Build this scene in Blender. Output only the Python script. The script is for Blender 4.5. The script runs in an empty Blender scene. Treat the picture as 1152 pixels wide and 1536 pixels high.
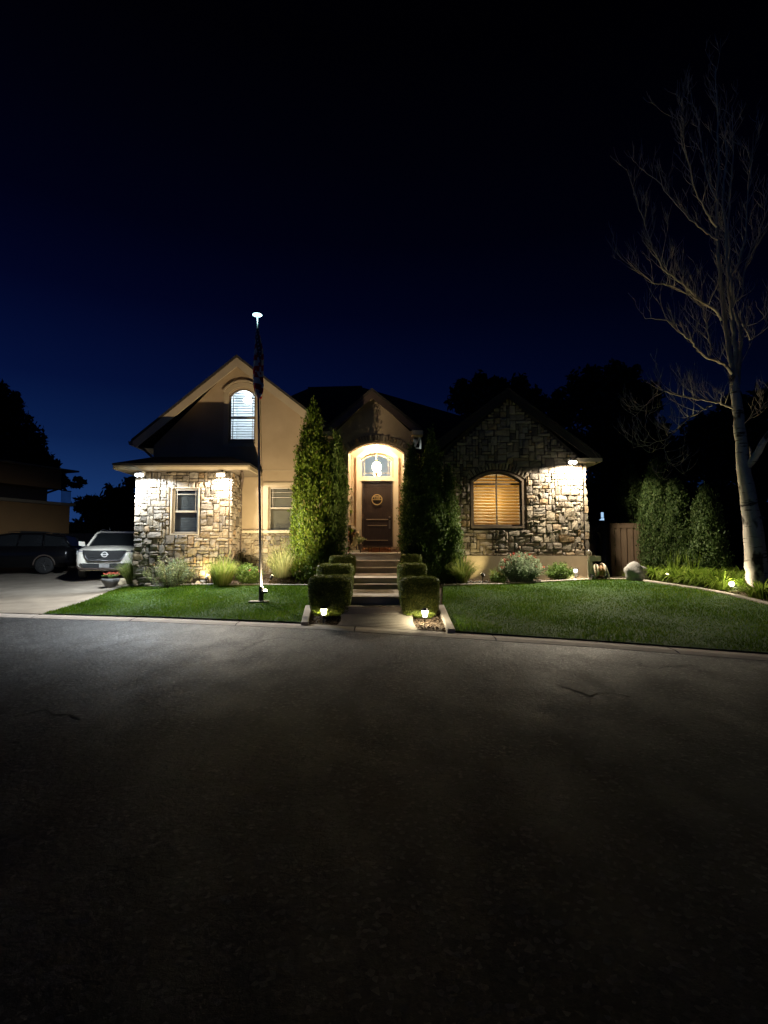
import bpy, math, random
import numpy as np
from mathutils import Vector, Matrix

R = math.radians
random.seed(7)
rng = np.random.default_rng(7)
scene = bpy.context.scene
COL = scene.collection

# ------------------------------------------------------------------ camera
F_PX, CX, CY, TH, EYE = 820.0, 576.0, 768.0, R(3.977), 1.6
cam = bpy.data.cameras.new('camera')
cam.sensor_fit = 'VERTICAL'
cam.sensor_height = 36.0
cam.lens = F_PX / 1536.0 * 36.0
cam.clip_start = 0.05
cam.clip_end = 2000
camo = bpy.data.objects.new('camera', cam)
COL.objects.link(camo)
camo.location = (0, 0, EYE)
camo.rotation_euler = (R(90) + TH, 0, 0)
scene.camera = camo

# ------------------------------------------------------------------ night sky
world = bpy.data.worlds.new('World')
scene.world = world
world.use_nodes = True
wn, wl = world.node_tree.nodes, world.node_tree.links
wn.clear()
def dusk_sky():
    """last blue of dusk low in the sky, brighter towards the west (-x), almost black overhead"""
    tc = wn.new('ShaderNodeTexCoord'); sp = wn.new('ShaderNodeSeparateXYZ'); wl.new(tc.outputs['Generated'], sp.inputs[0])
    r = wn.new('ShaderNodeValToRGB')
    stops = [(0, (.011, .04, .15)), (.10, (.0075, .03, .118)), (.18, (.003, .0125, .062)), (.27, (.0012, .0048, .034)), (.4, (.0005, .0014, .0135)), (.5, (.0003, .0005, .006)), (.6, (.0003, .0004, .0032)), (.7, (.0002, .0002, .0012)), (1, (.0001, .0001, .0004))]
    while len(r.color_ramp.elements) < len(stops): r.color_ramp.elements.new(.5)
    for e, (p, c) in zip(r.color_ramp.elements, stops): e.position = p; e.color = (*c, 1)
    wl.new(sp.outputs['Z'], r.inputs[0])
    mr = wn.new('ShaderNodeMapRange'); mr.inputs['From Min'].default_value = -.6; mr.inputs['From Max'].default_value = .55
    mr.inputs['To Min'].default_value = 1.15; mr.inputs['To Max'].default_value = .24
    wl.new(sp.outputs['X'], mr.inputs['Value'])
    bg = wn.new('ShaderNodeBackground'); wo = wn.new('ShaderNodeOutputWorld')
    wl.new(r.outputs[0], bg.inputs[0]); wl.new(mr.outputs[0], bg.inputs[1]); wl.new(bg.outputs[0], wo.inputs[0])
dusk_sky()

scene.view_settings.view_transform = 'Standard'
scene.view_settings.look = 'None'
scene.view_settings.exposure = 0.0
scene.view_settings.gamma = 1.0
try:
    scene.cycles.use_denoising = True
    scene.cycles.max_bounces = 6
    scene.cycles.diffuse_bounces = 3
    scene.cycles.glossy_bounces = 3
    scene.cycles.transparent_max_bounces = 12
    scene.cycles.sample_clamp_indirect = 4.0
    scene.cycles.caustics_reflective = False
    scene.cycles.caustics_refractive = False
except Exception:
    pass

# power of every lamp in the place, in watts
WALL_HEAD = .46   # the twin heads of the security lights: one washes the wall, one the lawn
P_LEFT_COOL, P_LEFT_WARM, P_RIGHT = 900, 900, 1100
P_PORCH, P_FLAG, P_UPLIGHT, P_LANTERN, P_SOLAR = 460, 1650, 90, 26.0, 9

# ------------------------------------------------------------------ geometry of the place
def ray(px, py):
    xc, yc = (px - CX) / F_PX, -(py - CY) / F_PX
    return Vector((xc, math.cos(TH) - yc * math.sin(TH), math.sin(TH) + yc * math.cos(TH)))
def at(px, py, Y):
    d = ray(px, py)
    s = Y / d.y
    return Vector((d.x * s, Y, EYE + d.z * s))
def lerp_table(t, x):
    return float(np.interp(x, [a for a, b in t], [b for a, b in t]))
KERB_H = 0.035
_k = []
for px, py in [(0, 922), (230, 929), (460, 938.5), (508, 941), (615, 948), (670, 951), (900, 966), (1152, 985)]:
    d = ray(px, py); s = (KERB_H - EYE) / d.z
    _k.append((d.x * s, d.y * s))
_k.sort()
sl0 = (_k[1][1] - _k[0][1]) / (_k[1][0] - _k[0][0]); sl1 = (_k[-1][1] - _k[-2][1]) / (_k[-1][0] - _k[-2][0])
KERB = [(_k[0][0] - 40, _k[0][1] - 40 * sl0)] + _k + [(_k[-1][0] + 6, _k[-1][1] + 6 * sl1), (_k[-1][0] + 40, _k[-1][1] + 10 * sl1)]
def yk(x): return lerp_table(KERB, x)
SLOPE = [(-30, .05), (-12, .055), (-9, .066), (-7.6, .1), (-5, .135), (-2, .13), (.3, .13), (1.6, .108), (3.5, .08), (8, .077), (30, .06)]
def zt(x, y):
    d = y - yk(x)
    if d <= 0: return 0.0
    lim = 10.5 if x < -9 else (6.3 if x < -2 else 8.6)
    s = lerp_table(SLOPE, x)
    dd = min(d, lim) + max(0, d - lim) * 0.12
    return KERB_H + s * dd
def gp(px, py):
    d = ray(px, py)
    lo, s = 3.0, 3.0
    while EYE + d.z * s > zt(d.x * s, d.y * s) and s < 60: lo = s; s += 0.4
    hi = s
    for _ in range(14):
        s = (lo + hi) / 2
        if EYE + d.z * s > zt(d.x * s, d.y * s): lo = s
        else: hi = s
    p = d * hi
    return Vector((p.x, p.y, zt(p.x, p.y)))
def on(x, y, up=0.0): return Vector((x, y, zt(x, y) + up))

# ------------------------------------------------------------------ materials
def base_mat(name):
    m = bpy.data.materials.new(name); m.use_nodes = True
    n, l = m.node_tree.nodes, m.node_tree.links
    return m, n, l, n['Principled BSDF']
def noise(n, l, scale, detail=4, rough=.6, stretch=None):
    tc = n.new('ShaderNodeTexCoord'); t = n.new('ShaderNodeTexNoise')
    t.inputs['Scale'].default_value = scale; t.inputs['Detail'].default_value = detail; t.inputs['Roughness'].default_value = rough
    if stretch:
        mp = n.new('ShaderNodeMapping'); mp.inputs['Scale'].default_value = stretch
        l.new(tc.outputs['Object'], mp.inputs[0]); l.new(mp.outputs[0], t.inputs[0])
    else:
        l.new(tc.outputs['Object'], t.inputs[0])
    return t
def ramp(n, l, src, stops):
    r = n.new('ShaderNodeValToRGB')
    while len(r.color_ramp.elements) < len(stops): r.color_ramp.elements.new(.5)
    for e, (p, c) in zip(r.color_ramp.elements, stops):
        e.position = p; e.color = (*c, 1) if len(c) == 3 else c
    l.new(src, r.inputs[0]); return r
def bump(n, l, src, bsdf, strength, dist=.02):
    b = n.new('ShaderNodeBump'); b.inputs['Strength'].default_value = strength; b.inputs['Distance'].default_value = dist
    l.new(src, b.inputs['Height']); l.new(b.outputs[0], bsdf.inputs['Normal']); return b
def plain(name, c1, c2=None, scale=6, rough=.7, bmp=0.0, bscale=60, metallic=0.0, stretch=None, spec=None):
    m, n, l, b = base_mat(name)
    b.inputs['Roughness'].default_value = rough; b.inputs['Metallic'].default_value = metallic
    if spec is not None: b.inputs['Specular IOR Level'].default_value = spec
    t = noise(n, l, scale, stretch=stretch)
    r = ramp(n, l, t.outputs[0], [(.32, c1), (.68, c2 or tuple(v * 1.15 for v in c1))])
    l.new(r.outputs[0], b.inputs['Base Color'])
    if bmp:
        t2 = noise(n, l, bscale, 6, .65, stretch); bump(n, l, t2.outputs[0], b, bmp)
    return m
def leafy(name, stops, rough=.55, trans=.25, spec=.3):
    m, n, l, b = base_mat(name)
    b.inputs['Roughness'].default_value = rough; b.inputs['Specular IOR Level'].default_value = spec
    g = n.new('ShaderNodeNewGeometry')
    r = ramp(n, l, g.outputs['Random Per Island'], stops)
    l.new(r.outputs[0], b.inputs['Base Color'])
    tr = n.new('ShaderNodeBsdfTranslucent'); l.new(r.outputs[0], tr.inputs[0])
    mx = n.new('ShaderNodeMixShader'); mx.inputs[0].default_value = trans
    out = n['Material Output']
    l.new(b.outputs[0], mx.inputs[1]); l.new(tr.outputs[0], mx.inputs[2]); l.new(mx.outputs[0], out.inputs[0])
    return m
def emitter(name, col, strength):
    m, n, l, b = base_mat(name)
    b.inputs['Base Color'].default_value = (*[min(.9, c) for c in col], 1)
    b.inputs['Emission Color'].default_value = (*col, 1); b.inputs['Emission Strength'].default_value = strength
    return m
def glass_mat(name, tint_c=(.9, .95, 1), refl=.09):
    m, n, l, b = base_mat(name)
    n.remove(b)
    t = n.new('ShaderNodeBsdfTransparent'); t.inputs[0].default_value = (*tint_c, 1)
    g = n.new('ShaderNodeBsdfGlossy'); g.inputs['Roughness'].default_value = .03
    mx = n.new('ShaderNodeMixShader'); mx.inputs[0].default_value = refl
    l.new(t.outputs[0], mx.inputs[1]); l.new(g.outputs[0], mx.inputs[2]); l.new(mx.outputs[0], n['Material Output'].inputs[0])
    return m

def stone_mat(name, stops):
    m, n, l, b = base_mat(name)
    b.inputs['Roughness'].default_value = .85; b.inputs['Specular IOR Level'].default_value = .25
    g = n.new('ShaderNodeNewGeometry')
    r = ramp(n, l, g.outputs['Random Per Island'], stops)
    t = noise(n, l, 9, 8, .7)
    r2 = ramp(n, l, t.outputs[0], [(.25, (.55, .52, .5)), (.5, (1, 1, 1)), (.75, (1.15, 1.08, 1.0))])
    mx = n.new('ShaderNodeMix'); mx.data_type = 'RGBA'; mx.blend_type = 'MULTIPLY'; mx.inputs[0].default_value = .85
    l.new(r.outputs[0], mx.inputs[6]); l.new(r2.outputs[0], mx.inputs[7]); l.new(mx.outputs[2], b.inputs['Base Color'])
    t2 = noise(n, l, 28, 8, .7); bump(n, l, t2.outputs[0], b, .6, .03)
    return m
M = {}
M['stone'] = stone_mat('ledge stone', [(0, (.13, .11, .09)), (.18, (.25, .215, .17)), (.36, (.34, .285, .21)), (.5, (.2, .18, .16)), (.6, (.33, .23, .13)), (.75, (.28, .245, .2)), (.88, (.4, .34, .26)), (1, (.27, .25, .23))])
M['mortar'] = plain('mortar', (.055, .045, .036), (.09, .072, .056), 20, .95, .4, 40)
M['stucco'] = plain('tan stucco', (.34, .26, .172), (.42, .325, .222), 1.1, .9, .8, 55)
M['stucco_trim'] = plain('cream stucco trim', (.42, .34, .235), (.47, .385, .27), 2, .85, .25, 80)
M['trim'] = plain('cream painted trim', (.5, .43, .32), (.55, .47, .35), 3, .6, .05, 40)
M['fascia'] = plain('painted fascia', (.4, .33, .24), (.46, .38, .27), 3, .6, .08, 40)
M['shingle'] = plain('dark shingles', (.018, .016, .015), (.05, .043, .038), 14, .9, .6, 45)
M['gutter'] = plain('brown gutter metal', (.07, .05, .04), (.09, .065, .05), 5, .45)
M['vinyl'] = plain('almond vinyl', (.3, .255, .19), (.34, .29, .22), 5, .5)
M['dark_vinyl'] = plain('brown window frame', (.16, .12, .085), (.2, .15, .1), 6, .5)
M['glass'] = glass_mat('window glass')
M['dark_glass'] = glass_mat('dark window glass', (.55, .6, .62), .1)
M['blind_white'] = plain('white blind slats', (.3, .32, .33), (.36, .38, .4), 4, .5)
M['blind_dim'] = plain('shut blind slats', (.1, .09, .075), (.14, .125, .1), 4, .6)
M['blind_tan'] = plain('tan shut blind slats', (.38, .3, .18), (.44, .35, .22), 4, .6)
M['soffit'] = plain('brown soffit', (.17, .135, .1), (.2, .16, .12), 3, .7)
M['room'] = plain('painted room walls', (.72, .75, .76), (.78, .8, .82), 2, .8)
M['concrete'] = plain('old concrete', (.38, .325, .265), (.52, .45, .37), 2.2, .85, .35, 50)
M['kerb'] = plain('kerb concrete', (.34, .29, .25), (.46, .4, .34), 3, .85, .3, 40)
M['foundation'] = plain('foundation plaster', (.4, .32, .215), (.47, .38, .26), 1.6, .85, .25, 60)
M['brickstone'] = stone_mat('porch brick', [(0, (.35, .15, .08)), (.4, (.5, .25, .12)), (.7, (.42, .3, .22)), (1, (.55, .36, .2))])
M['soil'] = plain('bark mulch', (.045, .03, .02), (.13, .09, .06), 18, .95, .8, 60)
M['gravel'] = plain('bed gravel', (.2, .16, .11), (.36, .29, .2), 40, .9, .9, 70)
M['steel'] = plain('brushed steel', (.22, .21, .2), (.28, .27, .26), 20, .4, metallic=1.0)
M['black'] = plain('black metal', (.012, .012, .012), (.02, .02, .02), 8, .45)
M['door'] = plain('dark stained door', (.02, .0125, .0095), (.034, .021, .016), 5, .38, .15, 30, stretch=(6, 6, .5))
M['door_highlight'] = plain('door moulding highlights', (.2, .155, .11), (.25, .19, .14), 5, .45)
M['brass'] = plain('worn brass', (.5, .36, .15), (.62, .45, .2), 10, .4, metallic=.6)
M['white_paint'] = plain('white paint', (.7, .69, .66), (.78, .77, .74), 5, .5)

# blinds that pass lamp light from the room
def blind_glow(name, col):
    m, n, l, b = base_mat(name)
    b.inputs['Base Color'].default_value = (*col, 1); b.inputs['Roughness'].default_value = .5
    tr = n.new('ShaderNodeBsdfTranslucent'); tr.inputs[0].default_value = (*col, 1)
    mx = n.new('ShaderNodeMixShader'); mx.inputs[0].default_value = .55
    l.new(b.outputs[0], mx.inputs[1]); l.new(tr.outputs[0], mx.inputs[2]); l.new(mx.outputs[0], n['Material Output'].inputs[0])
    return m
M['blind_gold'] = blind_glow('honey wooden blinds', (.78, .58, .25))

def asphalt():
    m, n, l, b = base_mat('worn asphalt')
    big = noise(n, l, .35, 5, .6); fine = noise(n, l, 16, 9, .78); mid = noise(n, l, 2.2, 6, .65, (1, .45, 1))
    r = ramp(n, l, big.outputs[0], [(.3, (.026, .026, .0265)), (.7, (.048, .0475, .0475))])
    r2 = ramp(n, l, mid.outputs[0], [(.35, (.78, .78, .78)), (.6, (1.08, 1.07, 1.06))])
    r3 = ramp(n, l, fine.outputs[0], [(.32, (.35, .35, .35)), (.68, (1.75, 1.75, 1.75))])
    a = n.new('ShaderNodeMix'); a.data_type = 'RGBA'; a.blend_type = 'MULTIPLY'; a.inputs[0].default_value = 1
    c = n.new('ShaderNodeMix'); c.data_type = 'RGBA'; c.blend_type = 'MULTIPLY'; c.inputs[0].default_value = .8
    l.new(r.outputs[0], a.inputs[6]); l.new(r2.outputs[0], a.inputs[7])
    l.new(a.outputs[2], c.inputs[6]); l.new(r3.outputs[0], c.inputs[7])
    # pale aggregate chips in the dark binder
    tcv = n.new('ShaderNodeTexCoord'); vc = n.new('ShaderNodeTexVoronoi'); vc.inputs['Scale'].default_value = 38
    l.new(tcv.outputs['Object'], vc.inputs['Vector'])
    sc = n.new('ShaderNodeSeparateColor'); l.new(vc.outputs['Color'], sc.inputs[0])
    chip = ramp(n, l, sc.outputs[0], [(.0, (.3, .3, .3)), (.55, (.7, .7, .7)), (.8, (1.6, 1.6, 1.6)), (1, (5.2, 5.1, 4.9))])
    c2 = n.new('ShaderNodeMix'); c2.data_type = 'RGBA'; c2.blend_type = 'MULTIPLY'; c2.inputs[0].default_value = 1
    l.new(c.outputs[2], c2.inputs[6]); l.new(chip.outputs[0], c2.inputs[7]); c = c2
    # thin cracks
    tc = n.new('ShaderNodeTexCoord'); wv = noise(n, l, 1.1, 6, .6)
    addv = n.new('ShaderNodeMix'); addv.data_type = 'RGBA'; addv.blend_type = 'ADD'; addv.inputs[0].default_value = .9
    l.new(tc.outputs['Object'], addv.inputs[6]); l.new(wv.outputs['Color'], addv.inputs[7])
    v = n.new('ShaderNodeTexVoronoi'); v.feature = 'DISTANCE_TO_EDGE'; v.inputs['Scale'].default_value = .38
    l.new(addv.outputs[2], v.inputs['Vector'])
    cr = ramp(n, l, v.outputs['Distance'], [(.0, (.12, .12, .12)), (.013, (.3, .3, .3)), (.02, (1, 1, 1))])
    e = n.new('ShaderNodeMix'); e.data_type = 'RGBA'; e.blend_type = 'MULTIPLY'; e.inputs[0].default_value = 1.0
    l.new(c.outputs[2], e.inputs[6]); l.new(cr.outputs[0], e.inputs[7]); l.new(e.outputs[2], b.inputs['Base Color'])
    rr = ramp(n, l, mid.outputs[0], [(.35, (.5,) * 3), (.65, (.68,) * 3)]); l.new(rr.outputs[0], b.inputs['Roughness'])
    b.inputs['Specular IOR Level'].default_value = .3
    s = n.new('ShaderNodeMath'); s.operation = 'ADD'
    k = n.new('ShaderNodeMath'); k.operation = 'MULTIPLY'; k.inputs[1].default_value = 1.6
    s0 = n.new('ShaderNodeMath'); s0.operation = 'MULTIPLY'; s0.inputs[1].default_value = .8; l.new(sc.outputs[1], s0.inputs[0])
    s1 = n.new('ShaderNodeMath'); s1.operation = 'ADD'; l.new(s0.outputs[0], s1.inputs[0]); l.new(fine.outputs[0], s1.inputs[1])
    l.new(mid.outputs[0], k.inputs[0]); l.new(k.outputs[0], s.inputs[0]); l.new(s1.outputs[0], s.inputs[1])
    bump(n, l, s.outputs[0], b, 1.0, .028)
    return m
M['asphalt'] = asphalt()
M['turf'] = plain('turf soil', (.02, .06, .008), (.04, .09, .014), 3, .95, .6, 60)
def turf_blades():
    m = leafy('lawn blades', [(0, (.04, .095, .005)), (.5, (.078, .16, .009)), (.95, (.125, .2, .016)), (1, (.2, .2, .06))], .65, .4, .08)
    n, l = m.node_tree.nodes, m.node_tree.links
    t = noise(n, l, .8, 5, .65); r = ramp(n, l, t.outputs[0], [(.3, (.6, .62, .55)), (.5, (1, 1, 1)), (.72, (1.45, 1.25, 1.2))])
    src = [x for x in n if x.type == 'VALTORGB' and x != r][0]
    mx = n.new('ShaderNodeMix'); mx.data_type = 'RGBA'; mx.blend_type = 'MULTIPLY'; mx.inputs[0].default_value = 1
    l.new(src.outputs[0], mx.inputs[6]); l.new(r.outputs[0], mx.inputs[7])
    l.new(mx.outputs[2], n['Principled BSDF'].inputs['Base Color']); l.new(mx.outputs[2], n['Translucent BSDF'].inputs[0])
    return m
M['blade'] = turf_blades()
M['cypress'] = leafy('cypress sprays', [(0, (.055, .1, .008)), (.5, (.11, .18, .013)), (.85, (.16, .23, .022)), (1, (.17, .14, .035))], .6, .3)
M['cypress_dark'] = leafy('deep green cypress sprays', [(0, (.06, .115, .022)), (.6, (.125, .2, .04)), (1, (.18, .24, .06))], .6, .3)
M['arbor'] = leafy('arborvitae sprays', [(0, (.04, .075, .02)), (.6, (.085, .14, .036)), (1, (.13, .17, .055))], .6, .35)
M['box'] = leafy('boxwood leaves', [(0, (.09, .12, .018)), (.6, (.17, .21, .032)), (1, (.26, .28, .055))], .5, .3)
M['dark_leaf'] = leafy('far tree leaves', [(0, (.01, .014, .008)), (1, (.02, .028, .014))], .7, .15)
M['grass_plant'] = leafy('ornamental grass', [(0, (.13, .19, .035)), (.6, (.24, .31, .06)), (1, (.36, .34, .13))], .55, .5)
M['grass_pale'] = leafy('pale feather grass', [(0, (.2, .25, .09)), (.6, (.3, .33, .14)), (1, (.42, .39, .2))], .55, .45)
M['sage'] = leafy('grey green leaves', [(0, (.18, .25, .14)), (.6, (.3, .38, .24)), (1, (.42, .48, .33))], .6, .5)
M['lily'] = leafy('daylily leaves', [(0, (.12, .2, .02)), (.6, (.2, .3, .035)), (1, (.28, .34, .07))], .5, .5, .15)
M['shrub_green'] = leafy('shrub leaves', [(0, (.09, .17, .035)), (1, (.2, .3, .07))], .5, .45)
M['brown_cover'] = leafy('brown creeping thyme', [(0, (.06, .04, .018)), (.5, (.12, .075, .03)), (1, (.1, .09, .03))], .7, .25)
M['bloom_red'] = leafy('coral blooms', [(0, (.42, .06, .04)), (1, (.6, .16, .1))], .5, .3)
M['bloom_pink'] = leafy('pink blooms', [(0, (.5, .12, .13)), (1, (.7, .3, .3))], .5, .3)
M['twig'] = plain('plant stems', (.06, .045, .025), (.1, .08, .045), 9, .85)
M['bark_dark'] = plain('rough dark bark', (.05, .04, .03), (.09, .075, .06), 8, .95, .8, 30)
M['rock'] = plain('grey landscape rock', (.22, .21, .2), (.34, .33, .31), 5, .9, .8, 14)
M['rock_tan'] = plain('tan landscape rock', (.3, .24, .15), (.42, .34, .22), 5, .9, .8, 14)
M['fence'] = plain('brown vinyl fence', (.17, .115, .07), (.22, .15, .095), 4, .65, .15, 30, stretch=(4, 4, .4))
M['beige'] = plain('beige plastic', (.55, .48, .37), (.6, .53, .41), 5, .45)
M['hose'] = plain('tan garden hose', (.3, .17, .08), (.38, .22, .11), 9, .5)
M['neighbour'] = plain('brown stucco', (.42, .23, .09), (.48, .26, .1), 1, .9, .3, 60)
M['neighbour_trim'] = plain('tan fascia', (.4, .31, .2), (.45, .35, .22), 2, .7)
M['white_car'] = plain('pearl white car paint', (.78, .73, .62), (.8, .75, .64), 2, .22, spec=.6)
M['black_car'] = plain('black car paint', (.004, .004, .005), (.005, .005, .006), 2, .2, spec=.3)
M['tyre'] = plain('tyre rubber', (.012, .012, .012), (.02, .02, .02), 9, .8)
M['rim'] = plain('alloy rim', (.16, .16, .165), (.2, .2, .2), 9, .4, metallic=1)
M['car_glass'] = plain('dark car glass', (.012, .014, .015), (.016, .018, .02), 2, .06, spec=.6)
M['chrome'] = plain('chrome', (.75, .75, .75), (.8, .8, .8), 3, .12, metallic=1)
M['lamp_lens'] = plain('clear headlight lens', (.6, .6, .58), (.75, .75, .72), 12, .12, spec=.8)
M['canvas'] = plain('cream canvas', (.5, .42, .3), (.58, .5, .36), 8, .85, .2, 80)
M['statue'] = plain('cast stone', (.55, .44, .26), (.66, .54, .34), 8, .8, .4, 30)
M['pot'] = plain('glazed dark pot', (.04, .026, .02), (.07, .045, .032), 6, .4)
M['bowl'] = plain('grey concrete bowl', (.09, .085, .08), (.14, .13, .12), 8, .8, .3, 40)
def birch():
    m, n, l, b = base_mat('birch bark')
    b.inputs['Roughness'].default_value = .75
    t = noise(n, l, 2.2, 5, .6, (1, 1, 7)); big = noise(n, l, 1.6, 3, .5, (1.6, 1.6, 1.0)); mid = noise(n, l, 3, 4, .6)
    r = ramp(n, l, mid.outputs[0], [(.3, (.42, .37, .29)), (.7, (.62, .57, .48))])
    r2 = ramp(n, l, t.outputs[0], [(.37, (.08, .065, .05)), (.43, (1, 1, 1))])
    r3 = ramp(n, l, big.outputs[0], [(.37, (.09, .07, .055)), (.43, (1, 1, 1))])
    a = n.new('ShaderNodeMix'); a.data_type = 'RGBA'; a.blend_type = 'MULTIPLY'; a.inputs[0].default_value = 1
    c = n.new('ShaderNodeMix'); c.data_type = 'RGBA'; c.blend_type = 'MULTIPLY'; c.inputs[0].default_value = 1
    l.new(r.outputs[0], a.inputs[6]); l.new(r2.outputs[0], a.inputs[7]); l.new(a.outputs[2], c.inputs[6]); l.new(r3.outputs[0], c.inputs[7])
    l.new(c.outputs[2], b.inputs['Base Color']); bump(n, l, t.outputs[0], b, .4, .02)
    return m
M['birch'] = birch()
M['limb'] = plain('grey brown limbs', (.36, .3, .2), (.52, .44, .32), 5, .85, .3, 30)
def flag_mat():
    m, n, l, b = base_mat('flag stripes')
    b.inputs['Roughness'].default_value = .8
    a = n.new('ShaderNodeAttribute'); a.attribute_name = 'UVMap'
    s = n.new('ShaderNodeSeparateXYZ'); l.new(a.outputs['Vector'], s.inputs[0])
    k = n.new('ShaderNodeMath'); k.operation = 'MULTIPLY'; k.inputs[1].default_value = 6.5
    fr = n.new('ShaderNodeMath'); fr.operation = 'FRACT'; gt = n.new('ShaderNodeMath'); gt.operation = 'GREATER_THAN'; gt.inputs[1].default_value = .5
    l.new(s.outputs['Y'], k.inputs[0]); l.new(k.outputs[0], fr.inputs[0]); l.new(fr.outputs[0], gt.inputs[0])
    st = n.new('ShaderNodeMix'); st.data_type = 'RGBA'; st.inputs[6].default_value = (.5, .015, .025, 1); st.inputs[7].default_value = (.6, .55, .5, 1)
    l.new(gt.outputs[0], st.inputs[0])
    # canton with rows of small stars
    v = n.new('ShaderNodeVectorMath'); v.operation = 'MULTIPLY'; v.inputs[1].default_value = (15, 17, 1)
    l.new(a.outputs['Vector'], v.inputs[0])
    f2 = n.new('ShaderNodeVectorMath'); f2.operation = 'FRACTION'; l.new(v.outputs[0], f2.inputs[0])
    ds = n.new('ShaderNodeVectorMath'); ds.operation = 'DISTANCE'; ds.inputs[1].default_value = (.5, .5, 0); l.new(f2.outputs[0], ds.inputs[0])
    star = n.new('ShaderNodeMath'); star.operation = 'LESS_THAN'; star.inputs[1].default_value = .15; l.new(ds.outputs['Value'], star.inputs[0])
    cn = n.new('ShaderNodeMix'); cn.data_type = 'RGBA'; cn.inputs[6].default_value = (.012, .018, .07, 1); cn.inputs[7].default_value = (.6, .6, .6, 1)
    l.new(star.outputs[0], cn.inputs[0])
    x = n.new('ShaderNodeMath'); x.operation = 'LESS_THAN'; x.inputs[1].default_value = .4; l.new(s.outputs['X'], x.inputs[0])
    y = n.new('ShaderNodeMath'); y.operation = 'GREATER_THAN'; y.inputs[1].default_value = .4615; l.new(s.outputs['Y'], y.inputs[0])
    xy = n.new('ShaderNodeMath'); xy.operation = 'MULTIPLY'; l.new(x.outputs[0], xy.inputs[0]); l.new(y.outputs[0], xy.inputs[1])
    o = n.new('ShaderNodeMix'); o.data_type = 'RGBA'; l.new(xy.outputs[0], o.inputs[0]); l.new(st.outputs[2], o.inputs[6]); l.new(cn.outputs[2], o.inputs[7])
    l.new(o.outputs[2], b.inputs['Base Color'])
    return m
M['flag'] = flag_mat()
M['lamp_white'] = emitter('cool lamp lens', (.85, .93, 1.0), 11)
M['lamp_warm'] = emitter('warm lamp lens', (1, .93, .8), 11)
M['lamp_porch'] = emitter('frosted globe', (1, .8, .54), 30)
M['lamp_path'] = emitter('path light lens', (1, .88, .68), 9)
M['lamp_up'] = emitter('spotlight lens', (1, .85, .45), 8)
M['lamp_flag'] = emitter('flag floodlight lens', (1, .86, .66), 14)
M['lamp_solar'] = emitter('solar lamp ring', (.5, .93, 1.0), 8)
M['lamp_blue'] = emitter('blue white lamp', (.45, .7, 1.0), .9)
M['lamp_room'] = emitter('room bulb', (.9, .97, 1.0), 30)

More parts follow.
